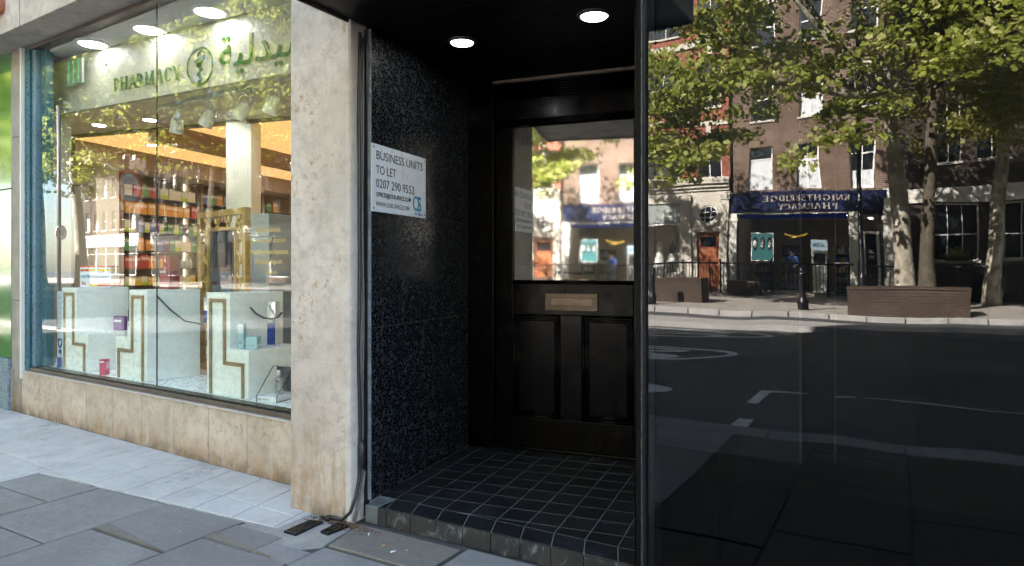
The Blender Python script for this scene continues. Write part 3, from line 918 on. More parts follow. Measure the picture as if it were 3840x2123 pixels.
for i in range(len(x_cols)-1):
    for j in range(-4, 9):
        y0 = -1.057+.15*j
        poly = [d2w(x_cols[i],y0),d2w(x_cols[i+1],y0),d2w(x_cols[i+1],y0+.15),d2w(x_cols[i],y0+.15)]
        poly = clip(poly, 0, 1, NOSE)
        n_ = (math.cos(DA), math.sin(DA)); pt = d2w(WX+.001,0)
        poly = clip(poly, n_[0], n_[1], n_[0]*pt[0]+n_[1]*pt[1])
        pt = d2w(.655,0); poly = clip(poly, -n_[0], -n_[1], -(n_[0]*pt[0]+n_[1]*pt[1]))
        ny = (-math.sin(DA), math.cos(DA)); pt = d2w(0,.0); poly = clip(poly, -ny[0], -ny[1], -(ny[0]*pt[0]+ny[1]*pt[1])+.005)
        if len(poly) >= 3: step_tile(poly)
# nosing row follows the street line; its joints meet the grid's columns
xc = []
for xl in x_cols:
    # where the column line crosses NOSE
    a, b = d2w(xl,-1.6), d2w(xl,0)
    t = (NOSE-a[1])/(b[1]-a[1]); xc.append(a[0]+(b[0]-a[0])*t)
xf = [x+.055 for x in xc]
for i in range(len(xc)-1):
    poly = [(xf[i],FY0),(xf[i+1],FY0),(xc[i+1],NOSE),(xc[i],NOSE)]
    poly = clip(clip(poly, 1, 0, -2.275), -1, 0, .93)
    if len(poly) >= 3: step_tile(poly, 'nosing_tile')
    x0, x1 = max(xf[i],-2.275), min(xf[i+1],-.93)
    if x1-x0 > .01: box(x0+.002,x1-.002,FY0-.004,FY0+.006,-.01,.0745).build('riser_tile', RTILE, step, .002)
box(-2.36,-2.279,FY0-.006,FY0+.10,-.01,.079).build('step_end', STEPSTONE, step, .006)
# door lining above and beside the door
box(WX+.001,-.625,-.06,.1,.0805,2.498).build('jamb_lining', BLACKWOOD, door_w, .004)
box(.42,.659,-.06,.1,.0805,2.498).build('jamb_lining', BLACKWOOD, door_w, .004)
box(-.62,.415,-.085,.1,2.476,2.496).build('head_strip', LITTRIM, door_w, .003)
for k in range(6):
    z = 2.372+.0165*k
    MB().tube([(-.623,-.045-.006*k,z+.008),(.418,-.045-.006*k,z+.008)], .0078, 8).build('head_moulding', BLACKWOOD, door_w, True)
box(-.62,.415,-.035,.1,2.36,2.475).build('head_core', BLACKWOOD, door_w)
box(-.62,.415,-.026,.1,2.242,2.3595).build('head_panel', gloss_wood('head_panel_gloss', (.0016,.0012,.0012), .2), door_w)
for k in range(3):
    MB().tube([(-.623,-.03-.007*k,2.232-.013*k),(.418,-.03-.007*k,2.232-.013*k)], .0068, 8).build('lower_moulding', BLACKWOOD, door_w, True)
box(-.62,.415,-.02,.1,2.2005,2.241).build('head_core', BLACKWOOD, door_w)
box(-.62,.415,-.03,.15,.0805,.10).build('threshold', BLACKWOOD, door_w, .004)
box(-.85,.7,.16,.3,0,2.5).build('back_wall', DARKIN, door_w)

# the door itself
dr = empty('entrance_door', (D0[0],D0[1],.1), DA, 'black panelled door with a mirrored upper pane and bronze letterbox', 'door')
Z = lambda z: z-.1
def dbox(name, x0,x1,z0,z1, y0=-.022, y1=.022, mat=BLACKWOOD, bev=.003, parent=None):
    return box(x0,x1,y0,y1,Z(z0),Z(z1)).build(name, mat, parent or dr, bev)
dbox('stile', -.622,-.502,.103,2.197); dbox('stile', .297,.417,.103,2.197)
dbox('bottom_rail', -.501,.296,.103,.295); dbox('lock_rail', -.501,.296,.968,1.182); dbox('middle_stile', -.174,-.032,.296,.967)
for (x0,x1) in ((-.501,-.175),(-.031,.296)):
    p_ = dbox('panel', x0,x1,.2955,.9675,-.006,.012)
    for k, (o_, r_) in enumerate(((.008,.0085),(.026,.006),(.04,.0045))):
        y = -.012 if k == 0 else -.009
        pts = [(x0+o_,y,Z(.2955+o_)),(x1-o_,y,Z(.2955+o_)),(x1-o_,y,Z(.9675-o_)),(x0+o_,y,Z(.9675-o_)),(x0+o_,y,Z(.2955+o_))]
        for a, b in zip(pts[:-1], pts[1:]): MB().tube([a,b], r_, 6).build('moulding', BLACKWOOD, p_, True)
g_ = glass_pane('door_pane', -.5015, .2965, -.004, Z(1.187), Z(2.196), GL_DOOR, dr)
dbox('pane_backing', -.5015,.2965,1.187,2.196,.014,.02,DARKIN,0)
for k in range(2):
    MB().tube([(-.503,-.016-.006*k,Z(1.184-.012*k)),(.298,-.016-.006*k,Z(1.184-.012*k))], .007, 8).build('glazing_bead', BLACKWOOD, dr, True)
MB().tube([(-.504,-.012,Z(1.187)),(-.504,-.012,Z(2.196))], .006, 8).build('glazing_bead', EDGEMETAL, dr, True)
lb = dbox('letterbox', -.272,.074,.998,1.106,-.028,-.0225,BRASS,.002)
for (x0,x1,z0,z1) in ((-.272,.074,1.080,1.106),(-.272,.074,.998,1.024),(-.272,-.238,1.0245,1.0795),(.040,.074,1.0245,1.0795)):
    dbox('letterbox_frame', x0,x1,z0,z1,-.036,-.0282,BRASS,.002,lb)
dbox('flap', -.234,.036,1.029,1.076,-.0315,-.0285,PM('flap_bronze', (.15,.115,.095), .2, 9, .4, metal=.5),.003,lb)
text('house_number', '189 Brompton Road', .03, SIGNT, dr, (-.212,-.0055,Z(1.231)), ROT_STREET, thick=.0004, fit=.243, spacing=1.15, offset=.0006)

# "to let" sign on the terrazzo wall
sg = empty('to_let_sign', (*d2w(WX+.002,-1.222),1.561), DA, 'white BUSINESS UNITS TO LET board on the terrazzo wall', 'sign')
box(0,.006,0,.569,0,.351).build('board', SIGNW, sg, .0015)
def sign_line(body, z, size, width, off=0., mat=SIGNT, y0=.038):
    text('print', body, size, mat, sg, (.0067,y0,z), ROT_LEFTWALL, thick=.0004, fit=width, offset=off)
sign_line('BUSINESS UNITS', .273, .066, .486)
sign_line('TO LET', .197, .066, .196)
sign_line('0207 290 9552', .127, .066, .392)
sign_line('OFFICES@OUR-SPACE.COM', .080, .034, .355, .0006)
sign_line('WWW.OUR-SPACE.COM', .030, .034, .338)
m = MB(); m.ring(0,0,.035,.042,.012,-.0004,.0004,30)
o = m.build('emblem_o', SIGNB, sg, loc=(.0071,.452,.078), rot=(0,0,R(90)))
t = text('emblem_s', 'S', .118, SIGNB, sg, (.0075,.468,.036), ROT_LEFTWALL, thick=.0004, offset=.003); t.scale = (.85,1,1)
sign_line('Our Space', .012, .024, .095, .0004, SIGNB, .432)

for yy in (.018,.551):
    for zz in (.018,.333): MB().tube([(.0062,yy,zz),(.0078,yy,zz)], .005, 10).build('screw', BRASS, sg)
# cables in the gap beside the pillar
def wob(x,y,z0,z1,n,ax,ay,ph):
    return [(x+ax*math.sin(ph+i*1.3),y+ay*math.sin(ph*2+i*.9),z0+(z1-z0)*i/(n-1)) for i in range(n)]
MB().box(-2.402,-2.3835,2.645,2.652,.0,2.49).build('gap_backing', BLACK, None)
bpy.data.objects['gap_backing'].parent = pil; bpy.data.objects['gap_backing'].location = (2.82,-2.545,0)
c1 = MB().tube([(-2.5,2.50,.012),(-2.56,2.508,.012),(-2.53,2.525,.013),(-2.44,2.528,.013),(-2.402,2.545,.05),(-2.390,2.575,.12),(-2.392,2.60,.2)]+wob(-2.393,2.602,.3,2.46,16,.003,.003,0.4), .0085, 10).build('cable', BLACKRUB, None, True)
tag(c1, 'thick black ribbed cable climbing the gap and trailing over the pavement', 'cable')
c2 = MB().tube([(-2.388,2.555,.004),(-2.383,2.58,.06),(-2.386,2.61,.14)]+wob(-2.387,2.622,.2,2.44,14,.002,.003,1.7), .0055, 8).build('cable', PM('grey_cable', (.09,.09,.09), .3, 30, .5), None, True)
tag(c2, 'thin grey cable running up beside the terrazzo edge', 'cable')
c3 = MB().tube([(-2.381,2.558,.004),(-2.377,2.585,.07),(-2.381,2.615,.15),(-2.381,2.630,.24)], .0055, 8).build('cable', PM('grey_cable_b', (.12,.12,.12), .3, 30, .5), None, True)
tag(c3, 'short grey cable from the pavement up into the black coupler', 'cable')
gl_ = MB().lathe([(.006,0),(.017,.006),(.018,.03),(.020,.035),(.020,.115),(.017,.125),(.008,.15)],0,0,14).build('cable_coupler', BLACKRUB, None, True, loc=(-2.386,2.612,.25))
tag(gl_, 'black tubular cable coupler hanging by the terrazzo edge', 'coupler')

# ================================================================== DARK GLASS SHOPFRONT (right)
dg = empty('dark_glass_shopfront', (-.92,2.6,0), 0, 'dark mirror-like glass shopfront to the right of the doorway', 'shopfront')
box(.004,.022,-.045,.06,0,3.7).build('mullion', PM('matt_black_post', (.004,.004,.0045), .3, 14, .6, spec=.1), dg, .004)
box(.0225,.0265,-.040,.0,0,3.7).build('mullion_lip', EDGEMETAL, dg, .001)  # pale rusty lip, the post's thin highlight line put into its colour
box(.027,.0315,-.02,.04,0,3.7).build('mullion_lip', BLACK, dg, .001)
box(-.006,-.0005,-.03,.05,0,3.7).build('mullion_lip', BLACKWOOD, dg, .001)
glass_pane('glass_sheet', .032, 4.2, 0., 0., 3.7, GL_DARK, dg)
PANA = PM('haze_panel', (.045,.047,.052), .2, 2.5, .7); PANB = PM('haze_panel_dark', (.014,.0145,.017), .25, 2.5, .7); PANC = PM('film_edge', (.12,.125,.14), .15, 8, .6)  # grey panels behind the glass, toned to lift its reflection like haze
box(.032,.052,.03,.035,0,3.7).build('edge_film', PANC, dg)
box(.056,.586,.05,.056,.565,3.6).build('blind_panel', PANA, dg)
box(.587,.594,.046,.056,.565,3.6).build('blind_edge', PANC, dg)
box(.602,.938,.09,.096,.57,3.6).build('blind_panel', PANB, dg)
box(.70,.7035,.07,.08,.57,3.6).build('blind_edge', PANC, dg)
box(.0,4.2,1.6,1.7,0,3.7).build('back_wall', BLACK, dg); box(.0,4.2,.02,1.7,-.1,-.005).build('inner_floor', BLACK, dg)
box(.001,.02,.065,1.6,0,3.7).build('inner_wall', BLACK, dg); box(4.2,4.3,.02,1.7,0,3.7).build('inner_wall', BLACK, dg)
box(.0,4.3,.02,1.7,3.705,3.8).build('inner_ceiling', BLACK, dg)

# ================================================================== PHARMACY INTERIOR
def PHL(s, d, z): return (*ph2w(s,d), z)
IA = R(11.0); I0 = (-7.64, 4.78)
def i2w(e, k): return (I0[0]+math.cos(IA)*e-math.sin(IA)*k, I0[1]+math.sin(IA)*e+math.cos(IA)*k)
room = empty('shop_room', (*P0,0), -PA, kind='structure')
box(-6.5,.4,.11,9,-.05,.1).build('floor', FLOORIN, room)
box(-3.6,.11,.105,.60,.1,.408).build('display_floor', WHITEP, room, .004)
box(.14,.3,.11,9,.1,3.2).build('wall', CREAM, room)
box(-10,.3,8.0,8.2,.1,3.4).build('wall', BEIGEW, room)
box(-10,-3.62,.31,.4,.1,3.4).build('wall', BEIGEW, room)
box(-3.44,.13,.11,.62,3.15,3.19).build('display_ceiling', CEILW, room)
box(-10,.3,.11,9,3.32,3.4).build('roof_slab', CEILW, room)
# pelmet, slightly turned from the glass
def pelm(s): return .23 + (s+3.7)*.1032
pe = MB(); a0, a1 = -3.7, .13
vs = []
for s in (a0,a1):
    for (dd,z) in ((0,2.655),(0,3.149),(.05,3.149),(.05,2.655)): vs.append((s,pelm(s)+dd,z))
pe.add(vs, [(0,4,5,1),(1,5,6,2),(2,6,7,3),(3,7,4,0),(0,1,2,3),(7,6,5,4)])
pe.build('pelmet', PM('pelmet_cream', (.36,.345,.31), .06, 3, .5, bump=.05), room)
PROT = math.atan(.1032) - PA
pl = empty('pharmacy_lettering', PHL(-2.70,pelm(-2.70)-.008,2.775), PROT, 'green PHARMACY lettering with a bowl-and-snake emblem and Arabic word', 'lettering')
m, wd = serif_word('PHARMACY', .112, 1., .002, .10, 1.1)
k = .86/wd
me = m.mesh('word', GREENTXT); me.transform(Matrix.Diagonal((k,1,1,1)))
link('word', me, pl, 0, (0,0,-.02), ROT_STREET)
em = MB().ring(0,0,.150,.150,.013,-.002,.002,48).build('emblem_ring', GREENTXT, pl, loc=(1.075,0,.05))
MB().prism([(-.065,.052),(.055,.075),(.05,.05),(.012,.012),(-.012,.012),(-.055,.03)][::-1], -.002,.002,'y').build('bowl', GREENTXT, em)
MB().prism([(-.006,-.125),(.006,-.125),(.006,.013),(-.006,.013)], -.0018,.0018,'y').build('stem', GREENTXT, em)
MB().prism([(-.032,-.132),(.032,-.132),(.012,-.12),(-.012,-.12)], -.0022,.0022,'y').build('foot', GREENTXT, em)
sn = [(.0,-.118),(.018,-.1),(.012,-.085),(-.016,-.072),(-.02,-.058),(.0,-.045),(.02,-.034),(.018,-.02),(-.012,-.008),(-.024,.005),(-.012,.02),(.02,.035),(.046,.06),(.05,.09),(.03,.115),(.005,.11),(-.018,.09),(-.03,.078)]
MB().tube([(a,-.003,b) for a,b in sn], [.005+.003*math.sin(math.pi*i/17) for i in range(18)], 8).build('snake', GREENTXT, em, True)
t = text('arabic_word', '\uFE94\uFEF4\uFEDF\uFEAA\uFEF4\uFEBB', .30, GREENTXT, pl, (1.285,0,-.0), ROT_STREET, thick=.0012, offset=.002)
xs = [v.co.x for v in t.data.vertices]; t.scale = (.98/(max(xs)-min(xs)),1.05,1)
# interior ceiling: pale front part, stepped coffers glowing amber behind
ci = empty('coffered_ceiling', (*I0,2.9), IA, kind='structure')
fc = [i2w(-5,-3.2),i2w(6.8,-3.2),i2w(6.8,0),i2w(-5,0)]
fc = clip(fc, PN[0], PN[1], PN[0]*P0[0]+PN[1]*P0[1]+.66)
fc = clip(fc, -PU[0], -PU[1], -(PU[0]*P0[0]+PU[1]*P0[1])-.13)
def w2i(p):
    x, y = p[0]-I0[0], p[1]-I0[1]; return (math.cos(IA)*x+math.sin(IA)*y, -math.sin(IA)*x+math.cos(IA)*y)
MB().prism([w2i(p) for p in fc], .0, .05).build('front_ceiling', CEILW, ci)
def pb(name, e0,e1,k0,k1,z0,z1, mat): return box(e0,e1,k0,k1,z0-2.9,z1-2.9).build(name, mat, ci)
pb('coffer_panel', .0,4.6,.0,7,3.0,3.03, COVEGLOW)
pb('coffer_front', -5,4.6,.002,.03,2.86,2.999, FASCIA)
pb('bulkhead', -.05,.0,.031,7,2.75,2.998, FASCIA)
pb('coffer_panel', -1.21,-.051,.031,7,2.85,2.88, COVEGLOW)
pb('bulkhead', -1.26,-1.21,.031,7,2.6,2.85, FASCIA)
pb('bulkhead_soffit', -1.9,-1.261,.031,7,2.6,2.65, BEIGEW)
pb('bulkhead', -5,-1.9,.031,.08,2.6,2.86, BEIGEW)
for (e0,e1) in ((1.7,1.76),(3.4,3.46)): pb('seam_strip', e0,e1,.031,7,2.96,2.9995, FASCIA)
for i, (s,d) in enumerate(((-4.9,1.25),(-4.15,1.42),(-3.42,1.66),(-2.68,1.86))):
    w_ = ['far left of the row','second in the row','third in the row','beside the pillar']
    downlight('recessed_light', PHL(s,d,2.8995), .07, LEDWARM, 'small warm downlight in the pale shop ceiling, '+w_[i], 'recessed lights in the shop ceiling', .35, CEILW, rz=-PA, col=(1,.93,.82))
for i, (e,kk,z) in enumerate(((-.6,.6,2.849),(-.6,2.2,2.849),(-.55,4.0,2.849))):
    downlight('recessed_light', (*i2w(e,kk),z), .065, LEDWARM, 'downlight in the lower amber ceiling strip, '+['nearest the window','middle one','deepest in the shop'][i], 'recessed lights in the amber strip', .35, CEILW, rz=IA, col=(1,.9,.75))
for i, (s,d) in enumerate(((-2.80,.205),(-2.07,.28),(-1.325,.325))):
    downlight('display_light', PHL(s,d,3.1495), .104, LED, 'large round display light above the window, '+['left one','middle one by the pane joint','right one by the emblem'][i], 'round lights above the window display', .085, CEILW, rz=-PA)
# the ceiling panels themselves glow amber, in place of warm cove lamps
# column
col_ = empty('white_column', PHL(-3.45,2.1,.1), IA+R(18), 'square white column inside the shop behind the gold screen', 'column')
box(-.14,.14,-.14,.14,0,2.8).build('shaft', COLUMNW, col_, .004)
box(-.16,.16,-.16,.16,0,.12).build('base', WHITEP, col_, .004)
# pilaster with gold mouldings
ps = empty('panelled_pilaster', (*i2w(-1.98,.62),.1), IA, 'white pilaster with gold moulded panels at the end of the shelves', 'pilaster')
box(-.42,.40,0,.35,0,2.5).build('body', WHITEP, ps, .004)
def goldframe(x0,x1,z0,z1,y,par,r=.011,mat=GOLDTRIM):
    for a,b in (((x0,y,z0),(x1,y,z0)),((x1,y,z0),(x1,y,z1)),((x1,y,z1),(x0,y,z1)),((x0,y,z1),(x0,y,z0))):
        MB().tube([a,b], r, 6).build('moulding', mat, par, True)
goldframe(-.36,-.10,.15,2.35,-.004,ps); goldframe(-.04,.34,.15,2.35,-.004,ps); goldframe(.0,.30,.22,2.28,-.003,ps,.006)
# shelving along the side wall
sh = empty('wall_shelving', (*i2w(-1.6,1.0),.1), IA, 'wall of glass shelves stocked with medicines inside the shop', 'shelving')
box(-.35,-.30,0,4.4,0,2.5).build('back_board', BACKBOARD, sh)
for k in (0,1.46,2.92,4.36): box(-.299,.02,k,k+.04,0,2.5).build('upright', GOLDTRIM, sh, .002)
SHZ = [.62,.9,1.02,1.26,1.52,1.78,2.04,2.29]
SHZ = [.70,1.02,1.26,1.52,1.78,2.04,2.29]
for z in SHZ:
    for k in (0.041,1.501,2.961): box(-.298,.0,k,k+1.417,z-.1-.012,z-.1).build('shelf', SHELFM, sh)
for k in (1.43, 2.9): box(-.296,-.286,k,k+.012,.1,2.5).build('led_strip', emit_mat('shelf_led_%d'%int(k*10), (1,.93,.7), .35), sh)
PCOL = {'orange':(.62,.26,.05),'green':(.10,.28,.10),'teal':(.08,.30,.30),'white and green':(.62,.66,.5),'blue':(.10,.16,.42),'red':(.42,.06,.05),'purple':(.16,.06,.22),'cream':(.66,.6,.48),'yellow':(.66,.48,.05),'amber':(.60,.33,.07),'grey':(.42,.42,.46),'silver':(.55,.57,.58)}
PMAT = {k: PM('carton_'+k.replace(' ','_'), v, .12, 25, .4, bump=.02) for k, v in PCOL.items()}
BAND = {k: PM('carton_band_'+k.replace(' ','_'), tuple(min(1,.5*x+.38) for x in v), .1, 25, .4, bump=.02) for k, v in PCOL.items()}
LIMEB = PM('carton_lime', (.42,.55,.04), .1, 20, .4)
SHN = {1.02:'bottom stocked shelf',1.26:'second shelf up',1.52:'third shelf up',1.78:'fourth shelf up',2.04:'fifth shelf up',2.29:'top stocked shelf'}
def carton(e, k, z, w, h, d, colour, label, group):
    r_ = empty('medicine_carton', (*i2w(e,k),z), IA, label, 'carton', group)
    box(-d,0,0,w,0,h).build('box', PMAT[colour], r_, .001)
    box(0.0004,.0012,.002,w-.002,h*.62,h*.86).build('print_band', BAND[colour], r_)
    if colour == 'white and green': box(0.0005,.0014,.001,w-.001,0.001,h*.34).build('print_band', LIMEB, r_)
    return r_
plan = {2.29:(['cream','red','green','red','white and green','cream'],.13,.17,.2),
        2.04:(['amber','amber','orange','amber','amber','orange','amber','amber'],.115,.175,.12),
        1.78:(['white and green','white and green','blue','white and green','blue','purple','white and green','green','white and green','green','purple','green'],.088,.165,.06),
        1.52:(['green','teal','orange','orange','grey','blue','purple','green','white and green','cream','cream'],.10,.17,.1),
        1.26:(['red','red','red','orange'],.12,.19,.1),
        1.02:(['white and green','yellow','white and green','yellow','white and green','yellow','yellow','white and green','cream'],.11,.13,.1)}
ordw = ['first','second','third','fourth','fifth','sixth','seventh','eighth','ninth','tenth','eleventh','twelfth','thirteenth','fourteenth','fifteenth','sixteenth','seventeenth','eighteenth','nineteenth','twentieth','twenty-first','twenty-second','twenty-third','twenty-fourth','twenty-fifth','twenty-sixth','twenty-seventh','twenty-eighth','twenty-ninth','thirtieth','thirty-first','thirty-second','thirty-third','thirty-fourth','thirty-fifth','thirty-sixth','thirty-seventh','thirty-eighth','thirty-ninth','fortieth']
def ordinal(i): return ordw[i] if i < len(ordw) else '%d places along' % (i+1)
rp = random.Random(11)
for z, (seq, w, h, d) in plan.items():
    kk = 1.10; i = 0
    while kk < 4.3:
        colour = seq[i % len(seq)]
        if i > len(seq) and z != 1.02: colour = rp.choice(list(PCOL))
        ww = w*rp.uniform(.9,1.1); hh = h*rp.uniform(.86,1.06)
        if z == 1.26 and i >= 4: break
        if not (2.44 < kk+ww and kk < 2.52) and not (3.9 < kk+ww and kk < 3.97):
            carton(-1.6-.012-rp.uniform(0,.02), kk, z+.001, ww, hh, d, colour, '%s carton, %s from the pilaster on the %s' % (colour, ordinal(i), SHN[z]), 'cartons on the wall shelves')
            i += 1
        kk += ww+.006+(rp.uniform(.02,.08) if rp.random() < .15 else 0)
# glass bottles on the second shelf
BOT = PM('clear_bottle', (.42,.5,.52), .2, 20, .12, bump=0, coat=.8); BCAP = PM('steel_cap', (.6,.6,.6), .1, 20, .25, metal=.8)
bot0 = None
for i in range(11):
    kk = 1.66+.085*i
    if 2.4 < kk < 2.53: continue
    r_ = empty('glass_bottle', (*i2w(-1.68,kk),1.261), 0, 'clear glass bottle, %s of the row on the second shelf up' % ordinal(i), 'bottle', 'clear bottles on the second shelf')
    if bot0 is None:
        b1 = MB().lathe([(.03,0),(.034,.005),(.034,.1),(.028,.125),(.012,.14),(.012,.155)],0,0,14).build('body', BOT, r_, True)
        b2 = MB().lathe([(.014,.1555),(.014,.175)],0,0,12).build('cap', BCAP, r_, True); bot0 = (b1.data, b2.data)
    else:
        link('body', bot0[0], r_); link('cap', bot0[1], r_)
# glass counter with jewellery-like stock below the shelves is dark behind the plinths
ct = empty('sales_counter', (*i2w(-.3,1.2),.1), IA, 'pale grey counter block deeper in the shop', 'counter')
box(-.3,.3,0,1.6,0,.9).build('body', COLUMNW, ct, .01); box(-.33,.33,-.03,1.63,.901,.93).build('top', WHITEP, ct, .006)
gb = empty('grey_display_block', PHL(-2.28,1.42,.1), -PA+R(8), 'blue-grey display block behind the gold screen', 'display block')
box(-.15,.15,0,.3,0,1.46).build('lower_block', PM('blue_grey_panel', (.30,.36,.40), .08, 4, .4), gb, .004)
box(-.155,.155,-.005,.3,1.466,1.68).build('upper_block', PM('blue_grey_panel_pale', (.38,.43,.46), .08, 4, .4), gb, .004)
for i,(ps_,pd_,c_) in enumerate(((-1.72,1.35,'teal'),(-1.55,1.3,'cream'),(-1.62,1.32,'teal'))):
    pass
fs = empty('rear_display_stand', PHL(-1.72,1.75,.1), -PA, 'dark stand of teal and cream cartons beside the pillar', 'display stand')
box(-.35,.5,.3,.34,0,2.3).build('back', BACKBOARD, fs)
for z in (.9,1.2,1.5,1.8,2.1): box(-.35,.5,0,.299,z,z+.012).build('shelf', SHELFM, fs)
for zi, z in enumerate((.913,1.213,1.513,1.813)):
    for i in range(7):
        c_ = rp.choice(['teal','cream','orange','silver','red'])
        r_ = empty('medicine_carton', PHL(-2.03+.115*i, 1.76, .1+z), -PA, '%s carton on the rear stand, %s from the left on its %s shelf' % (c_, ordinal(i), ['lowest','second','third','top'][zi]), 'carton', 'cartons on the rear stand')
        w = rp.uniform(.07,.1); h = rp.uniform(.1,.2)
        box(0,w,0,.08,0,h).build('box', PMAT[c_], r_, .001); box(.002,w-.002,-.0012,-.0004,h*.55,h*.85).build('print_band', BAND[c_], r_)

# white stepped plinths
def plinth(s0, tall, low, low_left, label, d0=.15, d1=.58):
    w = tall+low
    r_ = empty('stepped_plinth', PHL(s0,d0,.409), -PA, label, 'plinth', 'white stepped plinths in the window')
    D = d1-d0; zt, zl = .692, .318
    if low_left: prof = [(0,0),(w,0),(w,zt),(low,zt),(low,zl),(0,zl)]
    else: prof = [(0,0),(w,0),(w,zl),(tall,zl),(tall,zt),(0,zt)]
    MB().prism(prof, 0, D, 'y').build('body', WHITEP, r_, .003)
    i = .052
    if low_left: pts = [(i,0),(i,zl-i-.045),(low+i,zl-i-.045),(low+i,zt-i),(w-i,zt-i),(w-i,0)]
    else: pts = [(i,0),(i,zt-i),(tall-i,zt-i),(tall-i,zl-i-.045),(w-i,zl-i-.045),(w-i,0)]
    for a, b in zip(pts[:-1],pts[1:]):
        dx, dz = b[0]-a[0], b[1]-a[1]
        h_ = .0125
        if abs(dx) > abs(dz): x0,x1,z0,z1 = min(a[0],b[0])+h_,max(a[0],b[0])-h_,a[1]-h_,a[1]+h_
        else: x0,x1,z0,z1 = a[0]-h_,a[0]+h_,min(a[1],b[1])-(h_ if min(a[1],b[1]) > 0 else 0),max(a[1],b[1])+h_
        box(x0,x1,-.012,-.0005,max(z0,.001),z1).build('gold_moulding', GOLDTRIM, r_, .003)
    return r_
plinth(-3.215,.262,.19,False,'white stepped plinth at the left, red and white carton on top')
plinth(-2.31,.20*0+.255,.20,True,'white stepped plinth in the middle, stepping down to the left')
plinth(-1.085,.262,.20,False,'white stepped plinth nearest the pillar, pale blue boxes on its step')

# things on the plinths and in the window
def prod(name, s, d, z, w, dp, h, mat, label, rz=0, cat='box', group=None):
    r_ = empty(name, PHL(s,d,z), -PA+R(rz), label, cat, group)
    box(-w/2,w/2,-dp/2,dp/2,0,h).build('box', mat, r_, .0015)
    return r_
OSW = PM('carton_white', (.72,.74,.76), .05, 12, .35, bump=.02); OSR = PM('carton_scarlet', (.58,.06,.015), .1, 20, .4); OSY = PM('carton_gold_yellow', (.72,.47,.03), .12, 20, .4)
os_ = prod('remedy_carton', -3.09, .40, 1.102, .27, .13, .187, OSW, 'large white, red and yellow oscillococcinum carton on the left plinth', 34)
for (x0,x1,z0,z1,mt) in ((-.134,.134,.172,.1865,OSR),(-.13,-.06,.138,.158,OSR),(-.0595,.13,.138,.158,OSY),(.02,.131,.008,.042,OSR),(-.05,.0195,.008,.03,OSY)):
    box(x0,x1,-.0662,-.0652,z0,z1).build('print_band', mt, os_)
for (y0,y1,z0,z1,mt) in ((-.064,.064,.172,.1865,OSR),(-.06,.06,.138,.158,OSY),(-.02,.063,.008,.034,OSR)):
    box(.1352,.1362,y0,y1,z0,z1).build('print_band', mt, os_)
text('print', 'oscillococcinum', .045, SIGNB, os_, (-.125,-.0658,.083), ROT_STREET, thick=.0004, fit=.245, offset=.0006)
text('print', '30', .04, OSR, os_, (-.125,-.0658,.02), ROT_STREET, thick=.0004, offset=.001)
zk = prod('zooki_carton', -2.02, .42, 1.102, .125, .09, .265, PM('carton_maroon', (.24,.03,.035), .15, 15, .35), 'tall maroon zooki carton standing on the middle plinth', 6)
text('print', 'zooki', .03, OSW, zk, (-.055,-.0456,.13), ROT_STREET, thick=.0004, fit=.07, offset=.0006)
box(-.05,-.02,-.0465,-.0455,.17,.24).build('print_band', PMAT['orange'], zk); box(-.055,.05,-.0465,-.0455,.02,.035).build('print_band', OSW, zk)
pk = prod('pink_carton', -2.50, .155, .409, .052, .052, .125, PM('carton_pink', (.55,.04,.10), .15, 15, .35), 'small bright pink carton on the window floor between two plinths', 28)
box(-.02,.018,-.0272,-.0262,.1,.112).build('print_band', OSW, pk); box(.0262,.0272,-.02,.02,.05,.11).build('print_band', PM('carton_pink_pale', (.66,.3,.36), .1, 15), pk)
PB = PM('carton_pale_blue', (.36,.56,.60), .08, 12, .35, bump=.02); PBD = PM('carton_print_grey', (.30,.36,.38), .2, 60, .4)
for (s,d,w,dp,h,nm) in ((-.785,.215,.042,.042,.165,'tall pale blue carton with a white top on the right plinth step'),(-.715,.255,.078,.07,.08,'low wide pale blue carton on the right plinth step')):
    r_ = prod('skincare_carton', s, d, .729, w, dp, h, PB, nm, 30)
    box(-w/2+.008,w/2-.008,-dp/2-.0012,-dp/2-.0002,h*.18,h*.32).build('print_band', PBD, r_); box(w/2+.0002,w/2+.0012,-dp/2+.008,dp/2-.008,h*.14,h*.36).build('print_band', OSW, r_)
    if h > .1: box(-w/2+.0005,w/2-.0005,-dp/2-.0014,-dp/2-.0002,h*.62,h*.99).build('print_band', OSW, r_)
NAVY = PM('carton_navy', (.012,.045,.26), .15, 15, .3); SILV = PM('carton_silver', (.62,.64,.66), .1, 30, .12, metal=.9, bump=.3, bscale=25)
for (s,d,z,h,nm,dx) in ((-.795,.475,.729,.30,'tall blue and silver carton at the back of the right plinth step',0),(-2.02+.26,.60,.83,.20,'tall blue and silver carton hanging behind the middle plinth',0)):
    r_ = prod('serum_carton', s, d, z, .062, .055, h, OSW, nm, 22)
    box(-.0305,.0305,-.0292,-.0278,.001,h*.5).build('print_band', NAVY, r_); box(-.0305,.0305,-.0294,-.0278,h*.502,h*.995).build('foil_window', SILV, r_)
r_ = prod('blue_carton', -.86, .50, .729, .03, .05, .15, NAVY, 'narrow navy carton behind the tall blue and silver one', 10)
r_ = prod('dark_carton', -2.80, .52, .729, .04, .03, .175, PM('carton_charcoal', (.035,.035,.045), .3, 30, .4), 'charcoal carton at the back of the left plinth step', 0)
r_ = prod('purple_carton', -2.86, .46, .729, .12, .05, .12, PMAT['purple'], 'wide purple carton on the left plinth step', 6)
box(-.05,.05,-.0262,-.0252,.07,.09).build('print_band', OSW, r_)
r_ = prod('white_carton', -2.235, .24, .729, .06, .045, .115, OSW, 'small white carton on the low step of the middle plinth', 12)
box(-.02,.02,-.0237,-.0227,.08,.1).build('print_band', PBD, r_)
